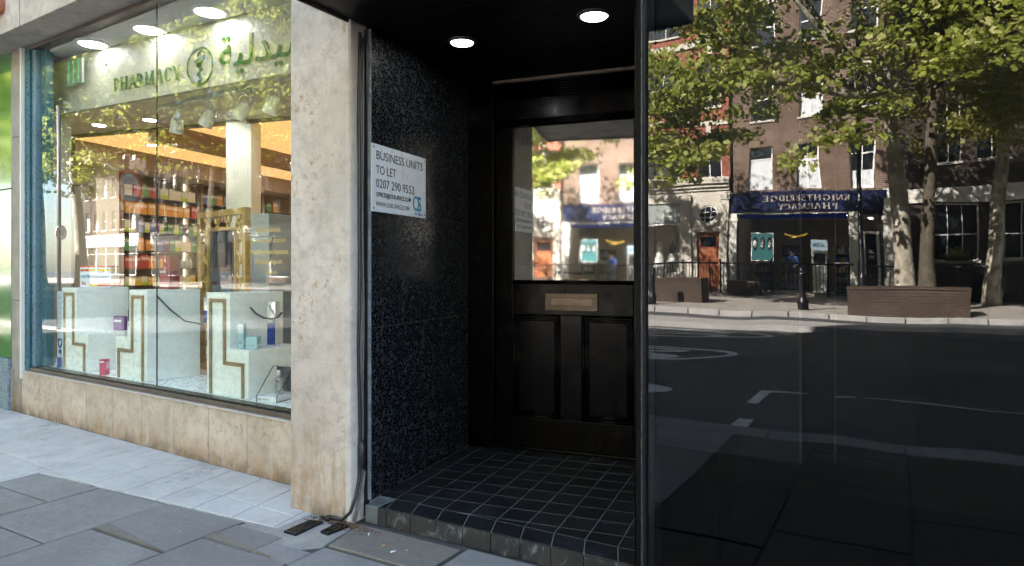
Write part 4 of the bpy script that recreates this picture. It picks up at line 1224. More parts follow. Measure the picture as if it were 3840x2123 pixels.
# rope cords hanging on the plinths
for (pts, nm) in (([(-2.06+.21,.22,1.06),(-1.80,.30,.95),(-1.74,.38,.86),(-1.72,.5,.83),(-1.74,.58,.87)],'black braided cord swagged from the middle plinth'),
                  ([(-.815,.30,1.0),(-.79,.33,.955),(-.765,.37,.925),(-.745,.42,.913),(-.735,.47,.925),(-.735,.50,.955)],'black braided cord swagged from the right plinth')):
    m = MB().tube([(*ph2w(a,b),c) for a,b,c in pts], .0065, 8); tag(m.build('cord', BLACKRUB, None, True), nm, 'cord')
# best-seller stand
bs = empty('counter_display', PHL(-.475,.26,.409), -PA+R(14), 'white BEST SELLER tray with black wire sides in the window corner', 'display stand')
box(-.075,.075,-.10,.10,0,.032).build('tray', OSW, bs, .002)
text('print', 'BEST SELLER', .016, SIGNT, bs, (-.07,-.1006,.010), ROT_STREET, thick=.0004, fit=.085)
for x in (-.078,.078):
    MB().tube([(x,-.103,.034),(x,-.103,.001),(x,.10,.001),(x,.10,.205),(x,.06,.205),(x,-.103,.034)], .003, 6).build('wire_side', BLACK, bs, True)
box(-.074,.074,.092,.098,.034,.2).build('back_panel', PM('smoked_board', (.05,.055,.06), .15, 8, .35), bs)
sb = empty('spray_bottle', PHL(-.478,.275,.442), -PA, 'silver spray bottle standing in the BEST SELLER tray', 'bottle')
box(-.026,.026,-.016,.016,0,.105).build('body', SILV, sb, .005); MB().lathe([(.008,.1055),(.008,.115),(.013,.116),(.013,.15),(.010,.155)],0,0,14).build('spray_head', OSW, sb, True)
text('print', 'WOW', .03, SIGNT, sb, (-.012,-.0166,.09), (R(90),R(90),0), thick=.0003)
sb2 = copy_tree(sb); sb2.location = PHL(-.33,.30,.409); sb2['label'] = 'second silver spray bottle half hidden by the pillar'
# left board with heart
bd = empty('window_poster', PHL(-3.30,.16,.409), -PA, 'pale blue printed board with a dark heart at the left window edge', 'poster')
box(-.03,.075,0,.006,0,.66).build('board', PM('poster_pale_blue', (.52,.62,.70), .08, 8, .5), bd)
for i in range(9): box(-.01+.004*(i%3),.06-.006*(i%2),-.0012,-.0003,.60-.045*i,.606-.045*i).build('print_line', PBD, bd)
hp = [(.0,-.045),(.03,-.01),(.036,.018),(.025,.036),(.008,.034),(0,.022),(-.008,.034),(-.025,.036),(-.036,.018),(-.03,-.01),(0,-.045)]
MB().tube([(a+.03,-.004,b+.21) for a,b in hp], .0045, 8).build('heart', NAVY, bd, True)
box(.005,.05,-.0014,-.0003,.115,.15).build('print_block', NAVY, bd)
r_ = prod('blue_pack', -3.245, .135, .409, .045, .02, .09, NAVY, 'small blue pack at the foot of the pale blue board', 0)
box(-.022,-.012,-.0112,-.0102,.01,.08).build('print_band', OSW, r_)
# gold crescent emblem on the far side
cr = MB().ring(0,0,.215,.215,.03,-.01,.01,24,-62,62).build('gold_arc', GOLD, None, loc=PHL(-4.11,.5,1.54), rot=(0,0,-PA)); tag(cr, 'gold crescent-shaped arc at the left of the shop', 'ornament')
# gold lattice screen with a dark mirror
scr = empty('gold_screen', PHL(-1.79,.74,.409), -PA-R(9), 'gold lattice screen framing a dark mirror behind the plinths', 'screen')
SW, SHH = .43, 1.335
for (x0,x1,z0,z1) in ((-SW,-SW+.05,0,SHH),(SW-.05,SW,0,SHH),(-SW+.051,SW-.051,SHH-.05,SHH),(-SW+.051,SW-.051,0,.05)):
    box(x0,x1,-.025,.025,z0,z1).build('frame_bar', GOLD, scr, .002)
ix, iz0, iz1 = .235, .20, 1.165
for (x0,x1,z0,z1) in ((-ix-.022,-ix,iz0,iz1),(ix,ix+.022,iz0,iz1),(-ix-.022,ix+.022,iz1+.001,iz1+.022),(-ix-.022,ix+.022,iz0-.022,iz0-.001)):
    box(x0,x1,-.022,.015,z0,z1).build('inner_bar', GOLD, scr, .002)
MIRR = PM('dark_mirror', (.016,.026,.045), .4, 3, .06, .03, bump=.02, coat=.6)
mi = box(-ix+.001,ix-.001,-.004,.01,iz0,iz1).build('mirror', MIRR, scr)
text('mirror_print', 'Pharmacy', .06, GOLDTXT, mi, (-.1,-.0046,.62), ROT_STREET, thick=.0003)
def lattice(cx, cz, horizontal):
    # an eight-point half star strip between outer frame and inner bar
    u = .066; h = [(-1.6,-1),(-1.6,-.25),(-1,.0),(-.7,.75),(0,1.25),(.7,.75),(1,.0),(1.6,-.25),(1.6,-1)]
    m = MB()
    for (a,b),(c,d) in zip(h[:-1],h[1:]):
        p, q = ((a*u,b*u),(c*u,d*u)) if horizontal else ((b*u,a*u),(d*u,c*u))
        m.tube([(cx+p[0],0,cz+p[1]),(cx+q[0],0,cz+q[1])], .0135, 4)
    return m
for x in (-.19,0,.19): lattice(x, iz1+.065, True).build('lattice', GOLD, scr)
for z in (.30,.48,.66,.84,1.02,1.19):
    lattice(-ix-.085, z, False).build('lattice', GOLD, scr)
    lm = lattice(0, 0, False); lm.v = [(-a,b,c) for a,b,c in lm.v]; lm.f = [f[::-1] for f in lm.f]
    lm.build('lattice', GOLD, scr, loc=(ix+.085,0,z))
# gold opening-hours style lettering on the glass
gt = empty('glass_lettering', PHL(-.47,.0745,1.20), -PA, 'gold service lettering on the window beside the pillar', 'lettering')
for i,(b_,x,w,z) in enumerate((('Health check',.03,.24,.305),('24hr on call doctor',-.03,.355,.240),('Private prescriptions',-.035,.375,.168),('Medical report',.02,.265,.108),('advice',.12,.11,.045))):
    text('line', b_, .042, GOLDTXT, gt, (x,0,z-.012), ROT_STREET, thick=.0004, fit=w, offset=.0006)
ga = empty('gold_arabic_lettering', PHL(-2.34,.0745,2.12), -PA, 'small gold Arabic word on the window left of the pane joint', 'lettering')
t = text('word', '\uFE94\uFEF4\uFEDF\uFEAA\uFEF4\uFEBB', .09, GOLDTXT, ga, (0,0,0), ROT_STREET, thick=.0004, fit=.19)
# LED cross panel and hook
lp = empty('led_panel', PHL(-3.17,.22,2.86), -PA, 'small panel of green LED rows hanging at the window top left', 'led sign')
box(-.15,.15,0,.02,0,.22).build('case', PM('led_case', (.22,.25,.24), .1, 8, .4), lp, .003)
for c_ in range(3):
    for i in range(10): box(-.1+.09*c_,-.075+.09*c_,-.003,-.0002,.02+.02*i,.029+.02*i).build('led', GREENLED, lp)
hk = empty('ceiling_hook', PHL(-2.78,.30,2.98), -PA, 'thin wire hook hanging from the display ceiling', 'hook')
MB().tube([(0,0,.17),(.008,0,.16),(.006,0,.145),(-.004,0,.14),(-.006,0,.15)], .0018, 6).build('hook', DARKMETAL, hk, True)
MB().tube([(0,0,.02),(0,0,.14)], .0009, 5).build('wire', DARKMETAL, hk, True); box(-.011,.011,-.005,.005,0,.02).build('clip', GOLDTRIM, hk)
# track with spotlights behind the pelmet
tr = MB().box(-2.9,.1,-.02,.02,.0,.03).build('light_track', WHITEP, None, 0, loc=PHL(0,.80,2.72), rot=(0,0,-PA)); tag(tr, 'white lighting track behind the pelmet', 'light track')
spot0 = None
for i, (s, tilt, tw) in enumerate(((-2.56,10,0),(-2.07,28,20),(-1.59,34,30),(-1.22,24,25))):
    r_ = empty('track_spotlight', PHL(s,.80,2.72), -PA+R(tw), 'white pot-shaped track spotlight, %s from the left' % ordinal(i), 'spotlight', 'track spotlights')
    if spot0 is None:
        parts = []
        parts.append(box(-.06,.06,-.022,.022,-.03,-.0005).build('adapter', CREAM, r_, .004))
        pts = [(0,0,-.03),(0,0,-.05)]
        arc_ = [(.045*math.cos(R(a)),0,-.09+.045*math.sin(R(a))) for a in range(180,-1,-20)]
        parts.append(MB().tube([(-.045,0,-.16)]+arc_+[(.045,0,-.16)], .006, 8).build('bracket', WHITEP, r_, True))
        parts.append(MB().lathe([(.052,-.105),(.058,-.10),(.056,-.04),(.046,.03),(.03,.055),(.012,.06)],0,0,20).build('can', WHITEP, r_, True, loc=(0,0,-.15)))
        spot0 = parts
    else:
        for p_ in spot0:
            c_ = p_.copy(); COL.objects.link(c_); c_.parent = r_
    for ch in r_.children:
        if ch.name.startswith('can'): ch.rotation_euler = (0, R(tilt), 0)

# ================================================================== THE FAR SIDE OF THE STREET (seen in the glass)
FY = -23.8
def facade(parent, x0, x1, z0, z1, holes, mat, depth=.2, name='wall', y=0., back=6.):
    m = MB()
    xs = sorted({x0,x1,*[h[0] for h in holes],*[h[1] for h in holes]}); zs = sorted({z0,z1,*[h[2] for h in holes],*[h[3] for h in holes]})
    for a,b in zip(xs[:-1],xs[1:]):
        for c,d in zip(zs[:-1],zs[1:]):
            mx, mz = (a+b)/2, (c+d)/2
            if any(h[0]<mx<h[1] and h[2]<mz<h[3] for h in holes): continue
            m.quad((b,y,c),(a,y,c),(a,y,d),(b,y,d))
    for (a,b,c,d) in holes:
        q = y-depth
        m.quad((a,y,c),(a,q,c),(a,q,d),(a,y,d)); m.quad((b,q,c),(b,y,c),(b,y,d),(b,q,d))
        m.quad((a,y,d),(a,q,d),(b,q,d),(b,y,d)); m.quad((a,q,c),(a,y,c),(b,y,c),(b,q,c))
    # sides, top and back close the volume
    m.quad((x0,y,z0),(x0,y-back,z0),(x0,y-back,z1),(x0,y,z1)); m.quad((x1,y-back,z0),(x1,y,z0),(x1,y,z1),(x1,y-back,z1))
    m.quad((x0,y,z1),(x0,y-back,z1),(x1,y-back,z1),(x1,y,z1)); m.quad((x0,y-back,z0),(x1,y-back,z0),(x1,y-back,z1),(x0,y-back,z1))
    return m.build(name, mat, parent)
def window(parent, x0, x1, z0, z1, y=-.12, nx=1, nz=2, pane=None, split=None, sill=True, fw=.055, frame=None, lintel=None, blind=0.):
    m = MB(); t = .07
    m.box(x0,x0+fw,y-t,y,z0,z1); m.box(x1-fw,x1,y-t,y,z0,z1); m.box(x0+fw,x1-fw,y-t,y,z0,z0+fw); m.box(x0+fw,x1-fw,y-t,y,z1-fw,z1)
    sp = split if split is not None else [i/nz for i in range(1,nz)]
    for s in sp:
        z = z0+(z1-z0)*s; m.box(x0+fw,x1-fw,y-t+.01,y-.003,z-.022,z+.022)
    for i in range(1,nx):
        x = x0+(x1-x0)*i/nx; m.box(x-.016,x+.016,y-t+.015,y-.006,z0+fw,z1-fw)
    w = m.build('window', frame or WHITEFR, parent)
    MB().quad((x1-fw,y-t+.03,z0+fw),(x0+fw,y-t+.03,z0+fw),(x0+fw,y-t+.03,z1-fw),(x1-fw,y-t+.03,z1-fw)).build('pane', pane or PANE, w)
    if blind:
        zb = z0+fw+(z1-z0-2*fw)*blind
        box(x0+fw,x1-fw,y-t+.032,y-t+.036,z0+fw,zb).build('blind', BLINDM, w)
    if sill: box(x0-.06,x1+.06,-.1,.07,z0-.08,z0-.001).build('sill', STONEW, w)
    if lintel: box(x0-.12,x1+.12,.001,.02,z1+.001,z1+lintel).build('lintel', STONEW, w)
    return w

# --- red brick building with stone ground floor
b1 = empty('red_brick_building', (0,FY,0), 0, 'red brick building with carved stone ground floor and round window', 'building')
B1X0, B1X1 = -13.2, -6.36
wins1 = [(-10.0,-8.48,5.03,7.22),(-7.67,-6.69,4.94,6.93),(-9.95,-8.5,8.16,10.2),(-7.67,-6.69,8.16,10.2),(-7.67,-6.69,11.3,13.0),(-9.95,-8.5,11.3,13.0),(-12.6,-11.2,5.0,7.2),(-12.6,-11.2,8.1,10.2)]
facade(b1, B1X0, B1X1, 5.0-.55, 15, wins1, BRICKRED)
window(b1, -10.0,-8.48,5.03,7.22, nx=1, split=[], fw=.09); window(b1, -7.67,-6.69,4.94,6.93, nx=2, split=[.58])
window(b1, -7.67,-6.69,8.16,10.2, nx=1, split=[.5]); window(b1, -9.95,-8.5,8.16,10.2, nx=2, split=[.5])
window(b1, -7.67,-6.69,11.3,13.0, nx=2, split=[.5]); window(b1, -9.95,-8.5,11.3,13.0, nx=2, split=[.5])
window(b1, -12.6,-11.2,5.0,7.2, nx=2); window(b1, -12.6,-11.2,8.1,10.2, nx=2)
for z,h,o in ((7.38,.22,.06),(10.65,.26,.08),(13.3,.3,.1)): box(B1X0,B1X1,.001,o,z,z+h).build('stone_band', STONEW, b1, .01)
for x in (-7.18,): box(x-.12,x+.12,.001,.05,6.94,7.37).build('keystone', STONEW, b1, .01); box(x-.12,x+.12,.001,.05,10.22,10.64).build('keystone', STONEW, b1, .01)
gh = [(-10.9,-8.42,.9,4.0),(-7.70,-6.72,.23,2.72),(-13.0,-11.4,.9,4.0)]
facade(b1, B1X0, B1X1, .2, 4.449, gh, STONEW, .25, 'stone_ground_floor', y=.05)
for k,(o,z0,z1) in enumerate(((.12,4.45,4.58),(.22,4.581,4.72),(.32,4.721,4.86),(.26,4.861,5.0))):
    box(B1X0-.0,B1X1-.0,.051,o,z0,z1).build('cornice', STONEW, b1, .01)
for (x0,x1) in ((-8.38,-7.92),(-6.68,-6.38),(-11.35,-10.95)):
    box(x0,x1,.051,.17,.2,4.05).build('pilaster', STONEW, b1, .012)
    box(x0-.05,x1+.05,.051,.21,4.051,4.30).build('capital', STONEW, b1, .02); box(x0-.05,x1+.05,.051,.21,.2,.5).build('base', STONEW, b1, .02)
    for k in range(3): box(x0+.06+k*(x1-x0-.12)/3,x0+.06+(k+.55)*(x1-x0-.12)/3,.1705,.185,.6,3.9).build('flute', STONEW, b1)
oc = MB().ring(-7.2,3.46,.52,.52,.13,.051,.14,36).build('round_window', STONEW, b1)
MB().ring(-7.2,3.46,.385,.385,.05,.06,.1,36).build('frame', WHITEFR, oc)
MB().prism([(-7.2+.34*math.cos(R(a)),3.46+.34*math.sin(R(a))) for a in range(0,360,15)], .053,.062,'y').build('pane', PANE, oc)
for k in (-.11,.11): box(-7.2+k-.015,-7.2+k+.015,.0625,.08,3.14,3.78).build('glazing_bar', WHITEFR, oc); box(-7.53,-6.87,.081,.09,3.46+k-.015,3.46+k+.015).build('glazing_bar', WHITEFR, oc)
box(-7.85,-6.57,.051,.12,2.74,2.86).build('door_hood', STONEW, b1, .01)
rd = empty('red_door', (-7.21,FY,.23), 0, 'varnished red-brown panelled door below the round window', 'door')
box(-.488,.488,-.14,-.09,0,2.485).build('leaf', REDDOOR, rd)
box(-.34,.34,-.0895,-.08,1.9,2.3).build('light', PANE, rd)
for x in (-.38,.04):
    for (z0,z1) in ((.2,.85),(1.0,1.75)): box(x,x+.34,-.0895,-.07,z0,z1).build('panel', REDDOOR, rd, .02)
MB().tube([(.4,-.085,1.05),(.4,-.04,1.05)], .03, 10).build('knob', BRASS, rd, True)
bs_ = empty('bridal_shop_window', (-9.66,FY,0), 0, 'bridal shop window with a pale fascia board', 'shop window')
box(-1.23,1.23,-.10,-.02,3.16,3.98).build('fascia', PM('grey_green_fascia', (.28,.31,.29), .08, 3, .4), bs_)
text('fascia_text', 'Ca', .46, CREAM, bs_, (.95,-.018,3.40), ROT_OPP, thick=.004, fit=.55)
m = MB(); m.box(-1.23,-1.16,-.16,-.05,.92,3.12); m.box(1.16,1.23,-.16,-.05,.92,3.12); m.box(-1.16,1.16,-.16,-.05,.92,1.0); m.box(-1.16,1.16,-.16,-.05,3.05,3.12); m.build('frame', WHITEFR, bs_)
box(-1.2,1.2,-1.6,-1.5,.3,3.1).build('back', BEIGEW, bs_); box(-1.2,1.2,-1.49,-.17,.6,.9).build('display_floor', CREAM, bs_)
glass_far = MB().quad((1.16,-.1,1.0),(-1.16,-.1,1.0),(-1.16,-.1,3.05),(1.16,-.1,3.05)).build('glass', glass_mat('far_shop_glass', 1.45, (.9,.92,.92)), bs_)
mq = empty('mannequin', (-8.95,FY-.55,.9), 0, 'dressmaker mannequin in a short white skirt', 'mannequin')
MB().lathe([(.16,0),(.16,.02),(.02,.04),(.02,.62)],0,0,14).build('stand', BLACK, mq, True)
MB().lathe([(.24,.55),(.20,.72),(.15,.86),(.125,.92)],0,0,18).build('skirt', WHITEP, mq, True)
MB().lathe([(.12,.921),(.135,1.0),(.15,1.12),(.16,1.2),(.12,1.29),(.05,1.34),(.045,1.42),(.05,1.45)],0,0,18).build('torso', BLACK, mq, True)
dm = empty('hanging_dress', (-9.6,FY-.8,.9), 0, 'long white gown on a stand at the back of the bridal window', 'dress')
MB().lathe([(.32,.0),(.26,.4),(.18,.8),(.11,1.05),(.15,1.3),(.13,1.4),(.04,1.46)],0,0,18).build('gown', WHITEP, dm, True)

# --- brown brick building: the other pharmacy
b2 = empty('brown_brick_building', (0,FY,0), 0, 'brown brick building above the navy KNIGHTSBRIDGE PHARMACY fascia', 'building')
B2X0, B2X1 = -6.355, -.36
w1 = [(-5.51,-4.63,4.36,6.16),(-3.68,-2.80,4.36,6.13),(-1.83,-.99,4.36,6.13)]
w2 = [(-5.48,-4.63,7.36,8.88),(-3.65,-2.78,7.36,8.88),(-1.80,-.94,7.4,8.88)]
w3 = [(a,b,10.3,11.9) for a,b,_,_ in w2]
facade(b2, B2X0, B2X1, 4.27, 14.2, w1+w2+w3, BRICKBROWN)
window(b2,*w1[0],split=[.70],pane=PANE,blind=.70,sill=False); window(b2,*w1[1],split=[.70],nx=2,blind=.70,sill=False); window(b2,*w1[2],split=[.72],nx=2,blind=.4,sill=False)
for i,w in enumerate(w2): window(b2,*w,split=[.5],nx=1+(i==1),lintel=.2,blind=(.0,.55,0.)[i])
for w in w3: window(b2,*w,split=[.5],lintel=.2)
box(B2X0,B2X1,.0,.12,13.6,13.95).build('cornice', STONEW, b2, .02)
MB().tube([(-6.28,.06,4.4),(-6.28,.06,13.5)], .05, 8).build('drain_pipe', DARKMETAL, b2, True)
facade(b2, B2X0, B2X1, .2, 4.269, [(-5.96,-2.01,.24,3.43),(-1.47,-.86,.24,3.3)], DARKIN, .2, 'ground_floor', y=-.02)
fa = box(-6.2,-.62,-.019,.16,3.44,4.262).build('fascia', BLUEFAS, b2, .01)
m, wd = serif_word('KNIGHTSBRIDGE', .235, 1., .012, .10); me = m.mesh('fascia_word', PM('fascia_letters', (.30,.26,.22), .1, 12, .4)); me.transform(Matrix.Diagonal((3.07/wd,1,1,1)))
link('fascia_word', me, fa, 0, (-1.88,.1605,3.855), ROT_OPP)
m, wd = serif_word('PHARMACY', .235, 1., .012, .10); me2 = m.mesh('fascia_word', me.materials[0]); me2.transform(Matrix.Diagonal((2.14/wd,1,1,1)))
link('fascia_word', me2, fa, 0, (-2.32,.1605,3.515), ROT_OPP)
box(-6.0,-1.98,.0,.08,3.36,3.438).build('fascia_lip', STUCCO, b2, .01)
for (x0,x1) in ((-1.96,-1.52),(-.72,-.38),(-6.30,-5.98)):
    box(x0,x1,-.019,.12,.2,3.40 if x0 < -1 else 4.3).build('pilaster', STUCCO, b2, .012)
    box(x0-.04,x1+.04,-.019,.17,3.05,3.2).build('capital', STUCCO, b2, .02); box(x0-.03,x1+.03,-.019,.16,.2,.55).build('base', STUCCO, b2, .01)
box(-.69,-.41,.1205,.35,3.35,3.9).build('corbel', STUCCO, b2, .05)
# inside the far pharmacy
fi = empty('far_shop_interior', (0,FY,0), 0, kind='structure')
box(-6.1,-.4,-6,-.3,.18,.24).build('floor', FLOORIN, fi); box(-6.1,-.4,-6.1,-6,.2,3.5).build('wall', BEIGEW, fi); box(-6.1,-.4,-6,-.25,3.5,3.55).build('ceiling', CEILW, fi)
box(-6.2,-6.1,-6,-.25,.2,3.5).build('wall', BEIGEW, fi); box(-.5,-.4,-6,-.25,.2,3.5).build('wall', BEIGEW, fi)
FARLAMP = emit_mat('far_lamp', (1,.92,.75), 2.0)
for i,(x,y,z) in enumerate(((-4.9,-1.2,3.46),(-4.4,-2.0,3.46),(-4.0,-3.2,3.46),(-3.2,-1.5,3.46),(-2.5,-2.2,3.46),(-2.3,-3.2,3.46),(-5.4,-2.8,3.46),(-1.16,-.8,3.2),(-1.16,-1.5,3.2))):
    o = MB().lathe([(.085,0),(.095,.02),(.095,.03)],x,FY+y,14).build('far_downlight', FARLAMP, None, loc=(0,0,z)); tag(o, ['ceiling light above the lit poster','ceiling light between poster and pendant','ceiling light deep behind the pendant','ceiling light above the cash machine','ceiling light right of the cash machine','ceiling light deep at the right of the far shop','ceiling light deep at the left of the far shop','outer ceiling light above the white shop door','inner ceiling light above the white shop door'][i], 'ceiling light', 'ceiling lights inside the far pharmacy')
box(-5.9,-2.05,-.15,-.12,3.18,3.36).build('blue_light_strip', emit_mat('blue_glow', (.05,.18,1.), .022), fi)
ol = emit_mat('poster_backlight', (.25,.75,.72), .16)
po = empty('lit_poster', (-5.07,FY-.25,1.51), 0, 'backlit turquoise poster with three dark portraits', 'poster')
box(-.42,.42,-.06,0,0,1.12).build('case', WHITEFR, po, .01); box(-.38,.38,.0005,.006,.04,1.08).build('print', ol, po)
for i, x in enumerate((-.26,.0,.26)):
    MB().prism([(x+.105*math.cos(R(a))*(1 if math.sin(R(a))>0 else .8), .68+.27*math.sin(R(a))) for a in range(0,360,20)], .0062,.009,'y').build('portrait_hair', BLACK, po)
    MB().prism([(x-.02+.06*math.cos(R(a)), .68+.15*math.sin(R(a))) for a in range(0,360,20)], .0092,.011,'y').build('portrait_face', PM('poster_face_%d'%i, (.6,.62,.6), .1), po)
at = empty('cash_machine', (-3.06,FY-.6,.24), 0, 'white free-standing ATM inside the far pharmacy doorway', 'cash machine')
box(-.27,.27,-.4,0,0,1.72).build('body', WHITEFR, at, .02); box(-.26,.26,-.38,.04,1.721,2.12).build('header', emit_mat('atm_header', (.7,.85,.9), .35), at, .01)
text('header_text', 'ATM', .22, SIGNB, at, (.2,.042,1.84), ROT_OPP, thick=.002, fit=.4, offset=.008)
box(-.2,.2,.0005,.01,1.18,1.6).build('screen', BLACK, at); box(-.2,.2,.0005,.06,.85,1.12).build('keypad', WHITEP, at, .01)
gl2 = empty('gold_pendant', (-3.9,FY-1.0,2.55), 0, 'gold hoop pendant lamp hanging in the far pharmacy', 'pendant lamp')
MB().tube([(.42*math.cos(R(a)),.2*math.sin(R(a)),.06*math.cos(R(2*a))) for a in range(0,361,15)], .022, 6).build('hoop', emit_mat('gold_glow', (1,.62,.08), .3), gl2, True)
MB().tube([(.25*math.cos(R(a)),.2*math.sin(R(a)),-.1+.05*math.cos(R(a))) for a in range(0,361,15)], .02, 6).build('hoop', GOLD, gl2, True); MB().tube([(0,0,0),(0,0,.95)], .006, 5).build('cord', BLACK, gl2)
for i,(x,y,h,c_) in enumerate(((-5.5,-2.6,1.9,'cream'),(-2.3,-2.2,1.9,'amber'),(-4.6,-4.5,2.0,'white and green'))):
    g_ = empty('stock_shelf', (x,FY+y,.24), 0, ['tall shelf of stock at the poster side of the far pharmacy','tall shelf of stock beside the far shop pilaster','tall shelf of stock at the back of the far pharmacy'][i], 'shelf')
    box(-.4,.4,-.3,-.26,0,h).build('back', DARKIN, g_)
    for k in range(5):
        box(-.4,.4,-.255,0,.1+.38*k,.12+.38*k).build('shelf', CREAM, g_)
        for q in range(6):
            cc = rp.choice(list(PCOL)); box(-.38+.127*q,-.275+.127*q,-.2,-.02,.1205+.38*k,.12+.38*k+rp.uniform(.15,.28)).build('stock_box', PMAT[cc], g_)
# a person inside, blue top, standing
def person(loc, rz, label, top, trousers, skin, hair):
    r_ = empty('person', loc, rz, label, 'person')
    J = {'pel':(0,0,.92),'wst':(0,0,1.08),'chs':(0,.01,1.32),'nck':(0,0,1.50),'hd0':(0,.01,1.58),'hd1':(0,.015,1.70),'hl':(.1,0,.88),'hr':(-.1,0,.88),'kl':(.11,.03,.48),'kr':(-.11,.02,.48),'al':(.11,0,.08),'ar':(-.11,0,.08),'tl':(.12,.14,.03),'tr':(-.12,.14,.03),
         'sl':(.18,0,1.42),'sr':(-.18,0,1.42),'el':(.24,.06,1.16),'er':(-.24,.06,1.16),'wl':(.16,.24,1.08),'wr':(-.16,.24,1.08),'pl':(.12,.30,1.08),'pr':(-.12,.30,1.08)}
    Rr = {'pel':.15,'wst':.135,'chs':.16,'nck':.06,'hd0':.085,'hd1':.095,'hl':.095,'hr':.095,'kl':.062,'kr':.062,'al':.045,'ar':.045,'tl':.04,'tr':.04,'sl':.07,'sr':.07,'el':.048,'er':.048,'wl':.035,'wr':.035,'pl':.042,'pr':.042}
    Ed = [('pel','wst'),('wst','chs'),('chs','nck'),('nck','hd0'),('hd0','hd1'),('pel','hl'),('pel','hr'),('hl','kl'),('hr','kr'),('kl','al'),('kr','ar'),('al','tl'),('ar','tr'),('chs','sl'),('chs','sr'),('sl','el'),('sr','er'),('el','wl'),('er','wr'),('wl','pl'),('wr','pr')]
    ks = list(J); me = bpy.data.meshes.new('body')
    # fingers: short chains from each palm
    co = [J[k_] for k_ in ks]; rad = [Rr[k_] for k_ in ks]; ed_ = [(ks.index(a),ks.index(b)) for a,b in Ed]
    me.from_pydata(co, ed_, [])
    o = link('body', me, r_)
    md = o.modifiers.new('skin','SKIN'); md.use_smooth_shade = True
    lay_ = me.skin_vertices[0].data if len(me.skin_vertices) else None
    if lay_ is None:
        bpy.context.view_layer.objects.active = o; bpy.ops.mesh.customdata_skin_add() if hasattr(bpy.ops.mesh,'customdata_skin_add') else None
        lay_ = me.skin_vertices[0].data
    for i, r in enumerate(rad): lay_[i].radius = (r,r*.8); lay_[i].use_root = (i == 0)
    sb_ = o.modifiers.new('sub','SUBSURF'); sb_.levels = 1; sb_.render_levels = 1
    n = N('clothes'); z = n.sep(n.pos(obj=True))[2]; y = n.sep(n.pos(obj=True))[1]
    col = n.mix(n.ramp(z,.93,.95), trousers, top); col = n.mix(n.ramp(z,1.50,1.52), col, skin); col = n.mix(n.math('MULTIPLY', n.ramp(y,.17,.19), n.ramp(z,.9,.95)), col, skin)
    n.bsdf(n.mix(n.ramp(n.noise(n.pos(),20,4),.3,.7,0,.3), col, (.02,.02,.02)), .7); me.materials.append(n.done())
    MB().lathe([(.088,1.66),(.10,1.70),(.1,1.75),(.075,1.80),(.02,1.82)],0,-.012,14).build('hair', hair, r_, True)
    MB().tube([(0,.105,1.655),(0,.125,1.63)], .014, 6).build('nose', PM('skin_nose', skin, .1), r_, True)
    for s in (-1,1):
        MB().tube([(s*.035,.095,1.665),(s*.035,.102,1.665)], .009, 6).build('eye', BLACK, r_)
        for k in range(4): MB().tube([(s*.12-s*.03+s*.018*k,.31,1.085),(s*.12-s*.03+s*.018*k,.355,1.07),(s*.12-s*.03+s*.018*k,.375,1.045)], [.009,.008,.006], 6).build('finger', PM('skin_f%d%d'%(s,k), skin, .1), r_, True)
        MB().tube([(s*.08,.28,1.09),(s*.06,.31,1.10)], [.01,.008], 6).build('thumb', PM('skin_t%d'%s, skin, .1), r_, True)
    return r_
person((-4.15,FY-1.6,.24), 0, 'person in a blue top standing inside the far pharmacy', (.06,.14,.42), (.05,.06,.1), (.45,.3,.22), PM('dark_hair', (.02,.015,.012), .3))
fd = empty('white_shop_door', (-1.165,FY,.24), 0, 'white framed glass door with small signs beside the navy fascia', 'door')
for (x0,x1,z0,z1) in ((-.30,-.2,0,2.45),(.2,.30,0,2.45),(-.199,.199,0,.3),(-.199,.199,2.35,2.45)): box(x0,x1,-.16,-.10,z0,z1).build('frame', WHITEFR, fd, .004)
box(-.199,.199,-.14,-.135,.301,2.349).build('pane', PANE, fd)
for (x,z,w,h,t_) in ((-.12,1.62,.24,.17,'OPEN'),(-.1,1.42,.22,.13,'OPEN')):
    s_ = box(x-.02,x+w,-.134,-.128,z,z+h).build('notice', BLACK, fd); text('notice_text', t_, .09, OSW, s_, (x+w-.02,-.1275,z+.04), ROT_OPP, thick=.0005, fit=w*.75)
    for (a,b,c,d) in ((x-.01,x+w-.01,z+.01,z+.02),(x-.01,x+w-.01,z+h-.02,z+h-.01)): box(a,b,-.1279,-.1265,c,d).build('notice_rule', OSW, s_)

# --- dark building on the right with white-framed windows
b3 = empty('dark_brick_building', (0,FY,0), 0, 'dark brick building with a pale band and wide white-framed windows', 'building')
B3X0, B3X1 = -.355, 14
w31 = [(.82,2.31,1.59,3.60),(3.01,4.5,1.59,3.60),(5.2,6.7,1.59,3.6),(7.4,8.9,1.59,3.6)]
w3u = [(.96,1.78,5.15,7.2),(2.2,3.1,5.15,7.2),(3.6,4.5,5.15,7.2),(5.5,6.4,5.15,7.2),(7.2,8.1,5.15,7.2)]
w3v = [(a,b,8.4,10.2) for a,b,_,_ in w3u]
facade(b3, B3X0, B3X1, .2, 14.5, w31+w3u+w3v, BRICKDARK)
for w in w31: window(b3,*w,nx=3,split=[.46],sill=True)
for w in w3u+w3v: window(b3,*w,nx=2,split=[.6],fw=.04)
box(B3X0,B3X1,.001,.10,3.63,4.22).build('stone_band', STUCCO, b3, .01)
box(B3X0,-.02,.001,.16,.2,4.22).build('quoin', STUCCO, b3, .01)
for (x,z) in ((1.5,1.75),(1.75,1.72)): pass
wp = empty('window_box_plant', (1.6,FY+.1,1.60), 0, 'small leafy plant on the sill of the dark building', 'plant')
box(-.4,.4,-.05,.1,-.0,.14).build('trough', DARKMETAL, wp, .01)
m = MB()
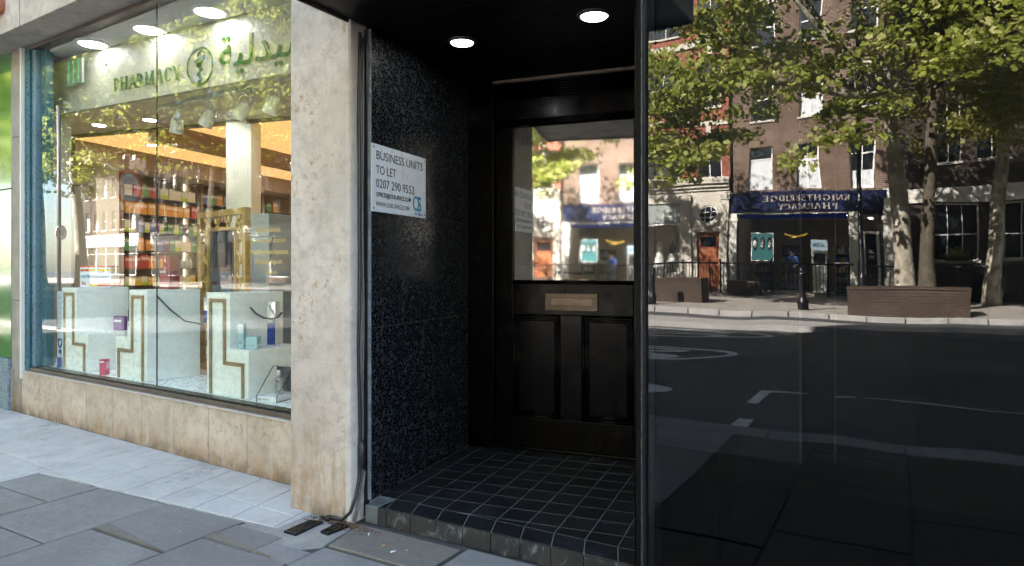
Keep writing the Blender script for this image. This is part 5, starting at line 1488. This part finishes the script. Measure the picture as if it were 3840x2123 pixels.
for i in range(160):
    a = rp.uniform(0,6.28); x = rp.gauss(0,.2); z = .14+abs(rp.gauss(0,.13)); y = .02+rp.gauss(0,.05); r = .05
    m.add([(x,y,z),(x+r*math.cos(a),y+.02,z+r*.6*math.sin(a)),(x+r*1.5*math.cos(a+.4),y+.01,z+r*1.2*math.sin(a+.4)),(x+r*.5*math.cos(a+1.4),y,z+r*math.sin(a+1.4))],[(0,1,2,3)])
m.build('foliage', LEAFOLIVE, wp)

# --- generic terraces further down the street to the left
def terrace(x0, x1, h, mat, label, floors, bays, ground, seed, name='terrace_building'):
    rr = random.Random(seed)
    b = empty(name, (0,FY,0), 0, label, 'building')
    bw = (x1-x0)/bays; holes = []
    for f in range(floors):
        z0 = 4.9+f*3.15
        for i in range(bays):
            c = x0+bw*(i+.5); holes.append((c-.5,c+.5,z0,z0+1.85))
    facade(b, x0, x1, .2, h, holes+[(x0+.4,x1-.4,.6,3.3)], mat)
    for hh in holes: window(b,*hh,nx=2,split=[.5],blind=rr.choice([0,0,.4,.7]),frame=WHITEFR)
    box(x0,x1,.001,.22,h-.7,h-.35).build('cornice', STUCCO, b); box(x0,x1,.001,.1,4.15,4.45).build('string_course', STUCCO, b)
    box(x0+.3,x1-.3,.001,.14,3.31,4.1).build('fascia', ground, b)
    n = max(2,int((x1-x0)/2.2))
    for i in range(n):
        a = x0+.4+(x1-x0-.8)*i/n; window(b, a+.05, a+(x1-x0-.8)/n-.05, .6, 3.28, nx=1, split=[.75], sill=False, frame=WHITEFR)
    return b
PALEFAS = PM('pale_fascia', (.6,.6,.6), .1, 3); REDFAS = PM('maroon_fascia', (.2,.03,.04), .1, 3)
terrace(-20.4,-13.22,14.5,STUCCO,'white stucco terrace next to the red brick building',3,4,PALEFAS,1)
terrace(-29.4,-20.42,15.5,STONEW,'long pale stone terrace beyond the white stucco one',3,5,PALEFAS,2)
terrace(-38.4,-29.42,13.5,STUCCO,'second white stucco terrace with a maroon fascia',3,5,REDFAS,3)
terrace(-49.4,-38.42,15.0,BRICKBROWN,'brown brick terrace far down the street',3,6,PALEFAS,4)
terrace(-62.4,-49.42,14.0,BRICKDARK,'dark brick terrace far down the street',3,7,PALEFAS,5)
terrace(-78,-62.42,15.0,BRICKDARK,'dark brick terrace closing the view at the far end of the street',3,8,PALEFAS,6)
terrace(14.02,30,15.0,BRICKBROWN,'brown brick terrace to the right of the dark building',3,8,PALEFAS,7)
aw = MB().add([(-37,FY+.15,3.3),(-31,FY+.15,3.3),(-31,FY+1.7,2.5),(-37,FY+1.7,2.5),(-37,FY+.15,3.24),(-31,FY+.15,3.24),(-31,FY+1.7,2.3),(-37,FY+1.7,2.3)],[(0,3,2,1),(4,5,6,7),(3,7,6,2),(0,4,7,3),(1,2,6,5)]).build('shop_awning', PM('pink_awning', (.5,.2,.2), .1, 4), None); tag(aw, 'pink sloping awning over a shop far down the street', 'awning')

# --- street furniture on the far pavement
def planter(x0,x1,y0,y1,h,label):
    z = fz(y1); r_ = empty('brick_planter', ((x0+x1)/2,(y0+y1)/2,z-.03), 0, label, 'planter', 'low brick planters on the far pavement')
    a, b = (x1-x0)/2, (y1-y0)/2
    m = MB(); m.box(-a,a,b-.22,b,0,h); m.box(-a,a,-b,-b+.22,0,h); m.box(-a,-a+.22,-b+.22,b-.22,0,h); m.box(a-.22,a,-b+.22,b-.22,0,h); m.build('wall', PLANTERB, r_)
    m = MB(); m.box(-a-.02,a+.02,b-.24,b+.02,h+.001,h+.07); m.box(-a-.02,a+.02,-b-.02,-b+.24,h+.001,h+.07); m.box(-a-.02,-a+.24,-b+.24,b-.24,h+.001,h+.07); m.box(a-.24,a+.02,-b+.24,b-.24,h+.001,h+.07); m.build('coping', PLANTERB, r_, .008)
    box(-a+.22,a-.22,-b+.22,b-.22,0,h-.06).build('soil', PM('soil_%d'%int(x0*10), (.05,.035,.025), .3, 20, .9), r_)
    return r_
planter(-7.3,-5.75,-17.9,-16.9,.78,'tall brick planter in front of the red brick building')
planter(-5.9,-4.75,-22.2,-21.4,.55,'small brick planter in front of the navy shop')
planter(-1.45,1.5,-16.6,-15.3,.72,'long brick planter under the trees')
ho = box(0,13,0,.12,0,1.12).build('black_stand_in', BLACK, None, .01, loc=(-.2,-21.5,.18)); tag(ho, 'added low black panel standing in for deep shade before the dark building', 'wall')  # added black slab filling the area that reads black from shade
def railing(x0,x1,y,label):
    z0 = fz(y); r_ = empty('guard_railing', (x0,y,z0), 0, label, 'railing', 'black railings before the far shops')
    L = x1-x0; h = 1.2
    MB().tube([(0,0,h),(L,0,h)], .032, 8).build('top_rail', DARKMETAL, r_, True); MB().tube([(0,0,.12),(L,0,.12)], .018, 8).build('bottom_rail', DARKMETAL, r_, True)
    m = MB(); n = int(L/.125)
    for i in range(1,n): m.box(L*i/n-.011,L*i/n+.011,-.011,.011,.13,h-.02)
    tag(m.build('bars', DARKMETAL, r_), kind='stuff')
    for i in range(int(L/1.9)+1):
        x = min(L, i*1.9); MB().lathe([(.03,-.05),(.03,h+.02),(.05,h+.04),(.05,h+.06),(.02,h+.08),(.035,h+.12),(.03,h+.16),(.005,h+.2)],x,0,10).build('post', DARKMETAL, r_, True)
railing(-10.6,-6.45,-22.5,'black railing in front of the bridal shop'); railing(-6.4,-1.75,-22.6,'black railing in front of the navy pharmacy'); railing(-1.5,9,-21.3,'long black railing in front of the dark building')
box(-6.3,-1.9,-23.5,-22.7,.15,.34).build('entrance_step', STONEW, None, .01); bpy.data.objects['entrance_step'].location = (0,0,0); tag(bpy.data.objects['entrance_step'], 'pale stone steps at the far pharmacy entrance', 'step')
def bollard(x,y,label):
    z = fz(y); r_ = empty('bollard', (x,y,z-.01), 0, label, 'bollard', 'black bollards on the far kerb')
    MB().lathe([(.13,0),(.13,.28),(.10,.32),(.085,.36),(.08,1.0),(.095,1.02),(.095,1.06),(.08,1.08),(.08,1.12)],0,0,16).build('shaft', DARKMETAL, r_, True)
    MB().lathe([(.09,1.121),(.095,1.16),(.07,1.22),(.02,1.25)],0,0,16).build('cap', DARKMETAL, r_, True)
bollard(-2.64,-16.0,'black bollard in front of the navy pharmacy'); bollard(-6.95,-15.8,'black bollard in front of the tall brick planter')
def lamp_post(x,y,z,h,label,arm=1.2,sgn=1):
    r_ = empty('lamp_post', (x,y,z), 0, label, 'lamp post')
    MB().lathe([(.14,0),(.14,.9),(.10,1.0),(.075,1.1),(.06,h)],0,0,14).build('column', DARKMETAL, r_, True)
    MB().tube([(0,0,h-.05),(0,sgn*.2,h+.25),(0,sgn*.6,h+.4),(0,sgn*arm,h+.42)], .035, 8).build('arm', DARKMETAL, r_, True)
    MB().box(-.12,.12,min(sgn*arm,sgn*(arm+.5)),max(sgn*arm,sgn*(arm+.5)),h+.36,h+.48).build('lantern', DARKMETAL, r_, .03)
    return r_
lamp_post(-1.18,-17.3,fz(-17.3),9,'black lamp post between the bollard and the long planter')
def round_sign(x,y,zc,r,label,post_h,word=None,rz=0,bus=False):
    r_ = empty('traffic_sign', (x,y,0), R(rz), label, 'traffic sign')
    MB().tube([(0,.05,-.02),(0,.05,post_h)], .04, 10).build('post', PM('sign_post_grey', (.09,.09,.095), .2), r_, True)
    face = MB().prism([(r*math.cos(R(a)),r*math.sin(R(a))) for a in range(0,360,12)], -.004,.004,'y').build('plate', WHITEFR, r_, loc=(0,0,zc))
    MB().ring(0,0,r,r,r*.2,-.008,-.0045,36).build('red_rim', OSR, face)
    if word: text('numeral', word, r*1.0, SIGNT, face, (-r*.55,-.0062,-r*.35), ROT_STREET, thick=.0005, fit=r*1.1, offset=.006)
    if bus:
        box(-r*.55,r*.55,-.008,-.0045,-.12*r,.22*r).build('bus_body', SIGNT, face); box(-r*.5,r*.5,-.0095,-.0082,.04*r,.18*r).build('bus_windows', WHITEFR, face)
        for q in (-.32,.3): MB().ring(q*r,-.14*r,.1*r,.1*r,.06*r,-.0095,-.0045,16).build('bus_wheel', SIGNT, face)
    return r_
round_sign(-12.6,-.32,2.72,.33,'round red-rimmed no-buses sign on a post at the kerb',3.3,None,-64+180-52,True)
round_sign(-15.6,-.30,2.0,.15,'small round 20 speed sign on a grey post',4.6,'20',60)

# ================================================================== TREES
def np_mesh(name, verts, k, mat):
    """verts: (n*k,3) array, consecutive k verts make one face"""
    n = len(verts)//k
    me = bpy.data.meshes.new(name)
    me.vertices.add(n*k); me.vertices.foreach_set('co', verts.astype(np.float32).ravel())
    me.loops.add(n*k); me.loops.foreach_set('vertex_index', np.arange(n*k, dtype=np.int32))
    me.polygons.add(n); me.polygons.foreach_set('loop_start', np.arange(0,n*k,k,dtype=np.int32))
    try: me.polygons.foreach_set('loop_total', np.full(n,k,dtype=np.int32))
    except Exception: pass
    me.materials.append(mat); me.update(calc_edges=True); me.validate()
    return me
LEAFSHAPE = np.array([(0,-.5,0),(.22,-.28,.03),(.5,-.12,.09),(.26,.08,.03),(.30,.36,.07),(.0,.5,.02),(-.30,.36,.07),(-.26,.08,.03),(-.5,-.12,.09),(-.22,-.28,.03)])
def leaves(centres, size, rng, up=.55):
    n = len(centres)
    nrm = rng.normal(size=(n,3)); nrm[:,2] += up*1.6; nrm[:,1] += .5
    nrm /= np.linalg.norm(nrm,axis=1,keepdims=True)
    t = rng.normal(size=(n,3)); t -= nrm*(t*nrm).sum(1,keepdims=True); t /= np.linalg.norm(t,axis=1,keepdims=True)
    b = np.cross(nrm,t)
    s = size*rng.uniform(.6,1.25,size=(n,1,1))
    L = LEAFSHAPE
    v = (t[:,None,:]*L[None,:,0:1] + b[:,None,:]*L[None,:,1:2] + nrm[:,None,:]*L[None,:,2:3])*s + centres[:,None,:]
    return v.reshape(-1,3)
def tree_data(seed, trunk_h, trunk_r, cc, rad, clumps, per, leaf, lean=(0,0), mat=LEAF, bark=BARK, limbs=8, extra=()):
    rng = np.random.default_rng(seed); cc = np.array(cc,float); rad = np.array(rad,float)
    tb = MB()
    n = 9; tp = []
    for i in range(n):
        f = i/(n-1); tp.append((lean[0]*f*f + .06*math.sin(3*f+seed), lean[1]*f*f + .05*math.cos(4*f+seed), trunk_h*f-.05))
    tb.tube(tp, [trunk_r*(1.35 if i == 0 else 1.1 if i == 1 else 1-.35*i/(n-1)) for i in range(n)], 14)
    top = np.array(tp[-1])
    # clump centres fill the crown with a ragged outline
    C_ = []
    while len(C_) < clumps:
        p = rng.uniform(-1,1,3); q = np.linalg.norm(p)
        if q > 1 or rng.random() > .35+.65*q: continue
        C_.append(cc+p*rad*rng.uniform(.85,1.12))
    C_ = np.array(C_ + [np.array(e[-1]) + rng.normal(size=3)*.5 for e in extra for _ in range(5)])
    ends = C_[rng.choice(len(C_), limbs, replace=False)]
    lm = MB()
    for e in ends:
        mid = (top*.55+e*.45) + np.array([0,0,.5]) + rng.normal(size=3)*.3
        pts = [top*(1-t)**2+mid*2*t*(1-t)+e*t*t for t in np.linspace(0,1,8)]
        lm.tube([tuple(p) for p in pts], [trunk_r*.55*(1-.88*i/7) for i in range(8)], 7)
        for _ in range(3):
            o = pts[rng.integers(3,7)]; e2 = o + rng.normal(size=3)*np.array([1.1,1.1,.7])
            lm.tube([tuple(o),tuple((o+e2)/2+rng.normal(size=3)*.12),tuple(e2)], [trunk_r*.14,trunk_r*.09,trunk_r*.03], 5)
    for e in extra:
        m_ = len(e); lm.tube(e, [trunk_r*.5*(1-.8*i/(m_-1)) for i in range(m_)], 7)
    cen = []
    for c in C_:
        r = rng.uniform(.55,1.15); k = int(per*rng.uniform(.6,1.3))
        # several flat sprays inside each clump so it breaks up into light and dark
        ns = 6
        for _ in range(ns):
            o = c + rng.normal(size=3)*r*np.array([.6,.6,.45])
            cen.append(o + rng.normal(size=(max(3,k//ns),3))*np.array([.34,.34,.13])*r)
    lv = leaves(np.concatenate(cen), leaf, rng)
    return tb.mesh('trunk', bark, True), lm.mesh('limbs', bark, True), np_mesh('crown', lv, len(LEAFSHAPE), mat)
def tree(loc, data, label, rz=0, group='plane trees along the street', sc=1.):
    r_ = empty('plane_tree', loc, R(rz), label, 'tree', group); r_.scale = (sc,sc,sc)
    t_ = link('trunk', data[0], r_); link('limbs', data[1], t_); link('crown', data[2], r_)
    return r_
TA = tree_data(21, 6.0, .25, (-2.6,2.4,8.2), (4.8,2.4,4.0), 48, 330, .165, (-.3,.2), limbs=10)
tree((-.08,-17.0,fz(-17)), TA, 'plane tree with a pale sunlit trunk beside the navy pharmacy')
TB = tree_data(22, 6.5, .20, (1.2,2.2,9.5), (3.0,2.2,3.4), 22, 330, .16, (.3,.1), LEAF, BARKSHADE)
tree((.48,-16.0,fz(-16)), TB, 'slimmer tree with a dark trunk right of the pale plane')
TC = tree_data(23, 5.6, .22, (1.0,2.6,8.0), (4.6,2.6,3.9), 92, 380, .115, (.1,0), LEAFOLIVE, BARK)
tree((2.45,-20.0,fz(-20)), TC, 'fine-leaved olive green tree with a straight pale trunk at the far right')
TD = tree_data(24, 4.2, .28, (1.2,1.5,8.8), (4.2,2.2,3.6), 25, 300, .165, (.2,.2), limbs=9, extra=[[(.2,.2,3.3),(1.2,.4,3.9),(2.6,.5,4.5),(3.9,.5,5.3),(4.9,.3,6.2)],[(2.6,.5,4.5),(3.8,.8,4.6),(5.2,1.0,4.9)]])
tree((-10.6,-15.6,fz(-15.6)), TD, 'plane tree in front of the red brick building with a low branch reaching right')
TE = tree_data(25, 6.5, .30, (0,.5,11.0), (5.2,4.8,5.6), 95, 190, .22, (.5,.2), limbs=10)
TG = tree_data(27, 6.5, .30, (0,.5,11.0), (5.2,4.8,5.6), 95, 190, .22, (.5,.2), limbs=10, bark=BARKSHADE)  # darker bark in place of shade, so these trunks stay dim
TF = tree_data(26, 6.0, .30, (0,.0,10.5), (5.0,4.6,5.2), 90, 190, .22, (-.6,.1), limbs=10)
for i,(x,y,d,rz,s) in enumerate(((-19,-15.8,TE,40,1.1),(-26.5,-14.8,TF,110,1.15),(-34,-13.9,TG,200,1.2),(-42,-14,TG,300,1.25),(-51,-14.2,TE,75,1.3),(-61,-15,TF,20,1.3),(9.5,-16.5,TF,160,.95))):
    tree((x,y,fz(-16)), d, 'tall plane tree on the far pavement, '+['next left of the red brick building','second tree down the street','third tree down the street','fourth tree down the street','fifth tree down the street','farthest tree down the street','right of the dark building'][i], rz, sc=s)
tree((-22.5,-.95,0), TF, 'big plane tree on the near pavement left of the shops', 35, sc=.9)
tree((-33,-.95,0), TE, 'plane tree on the near pavement further down', 250, sc=.95)
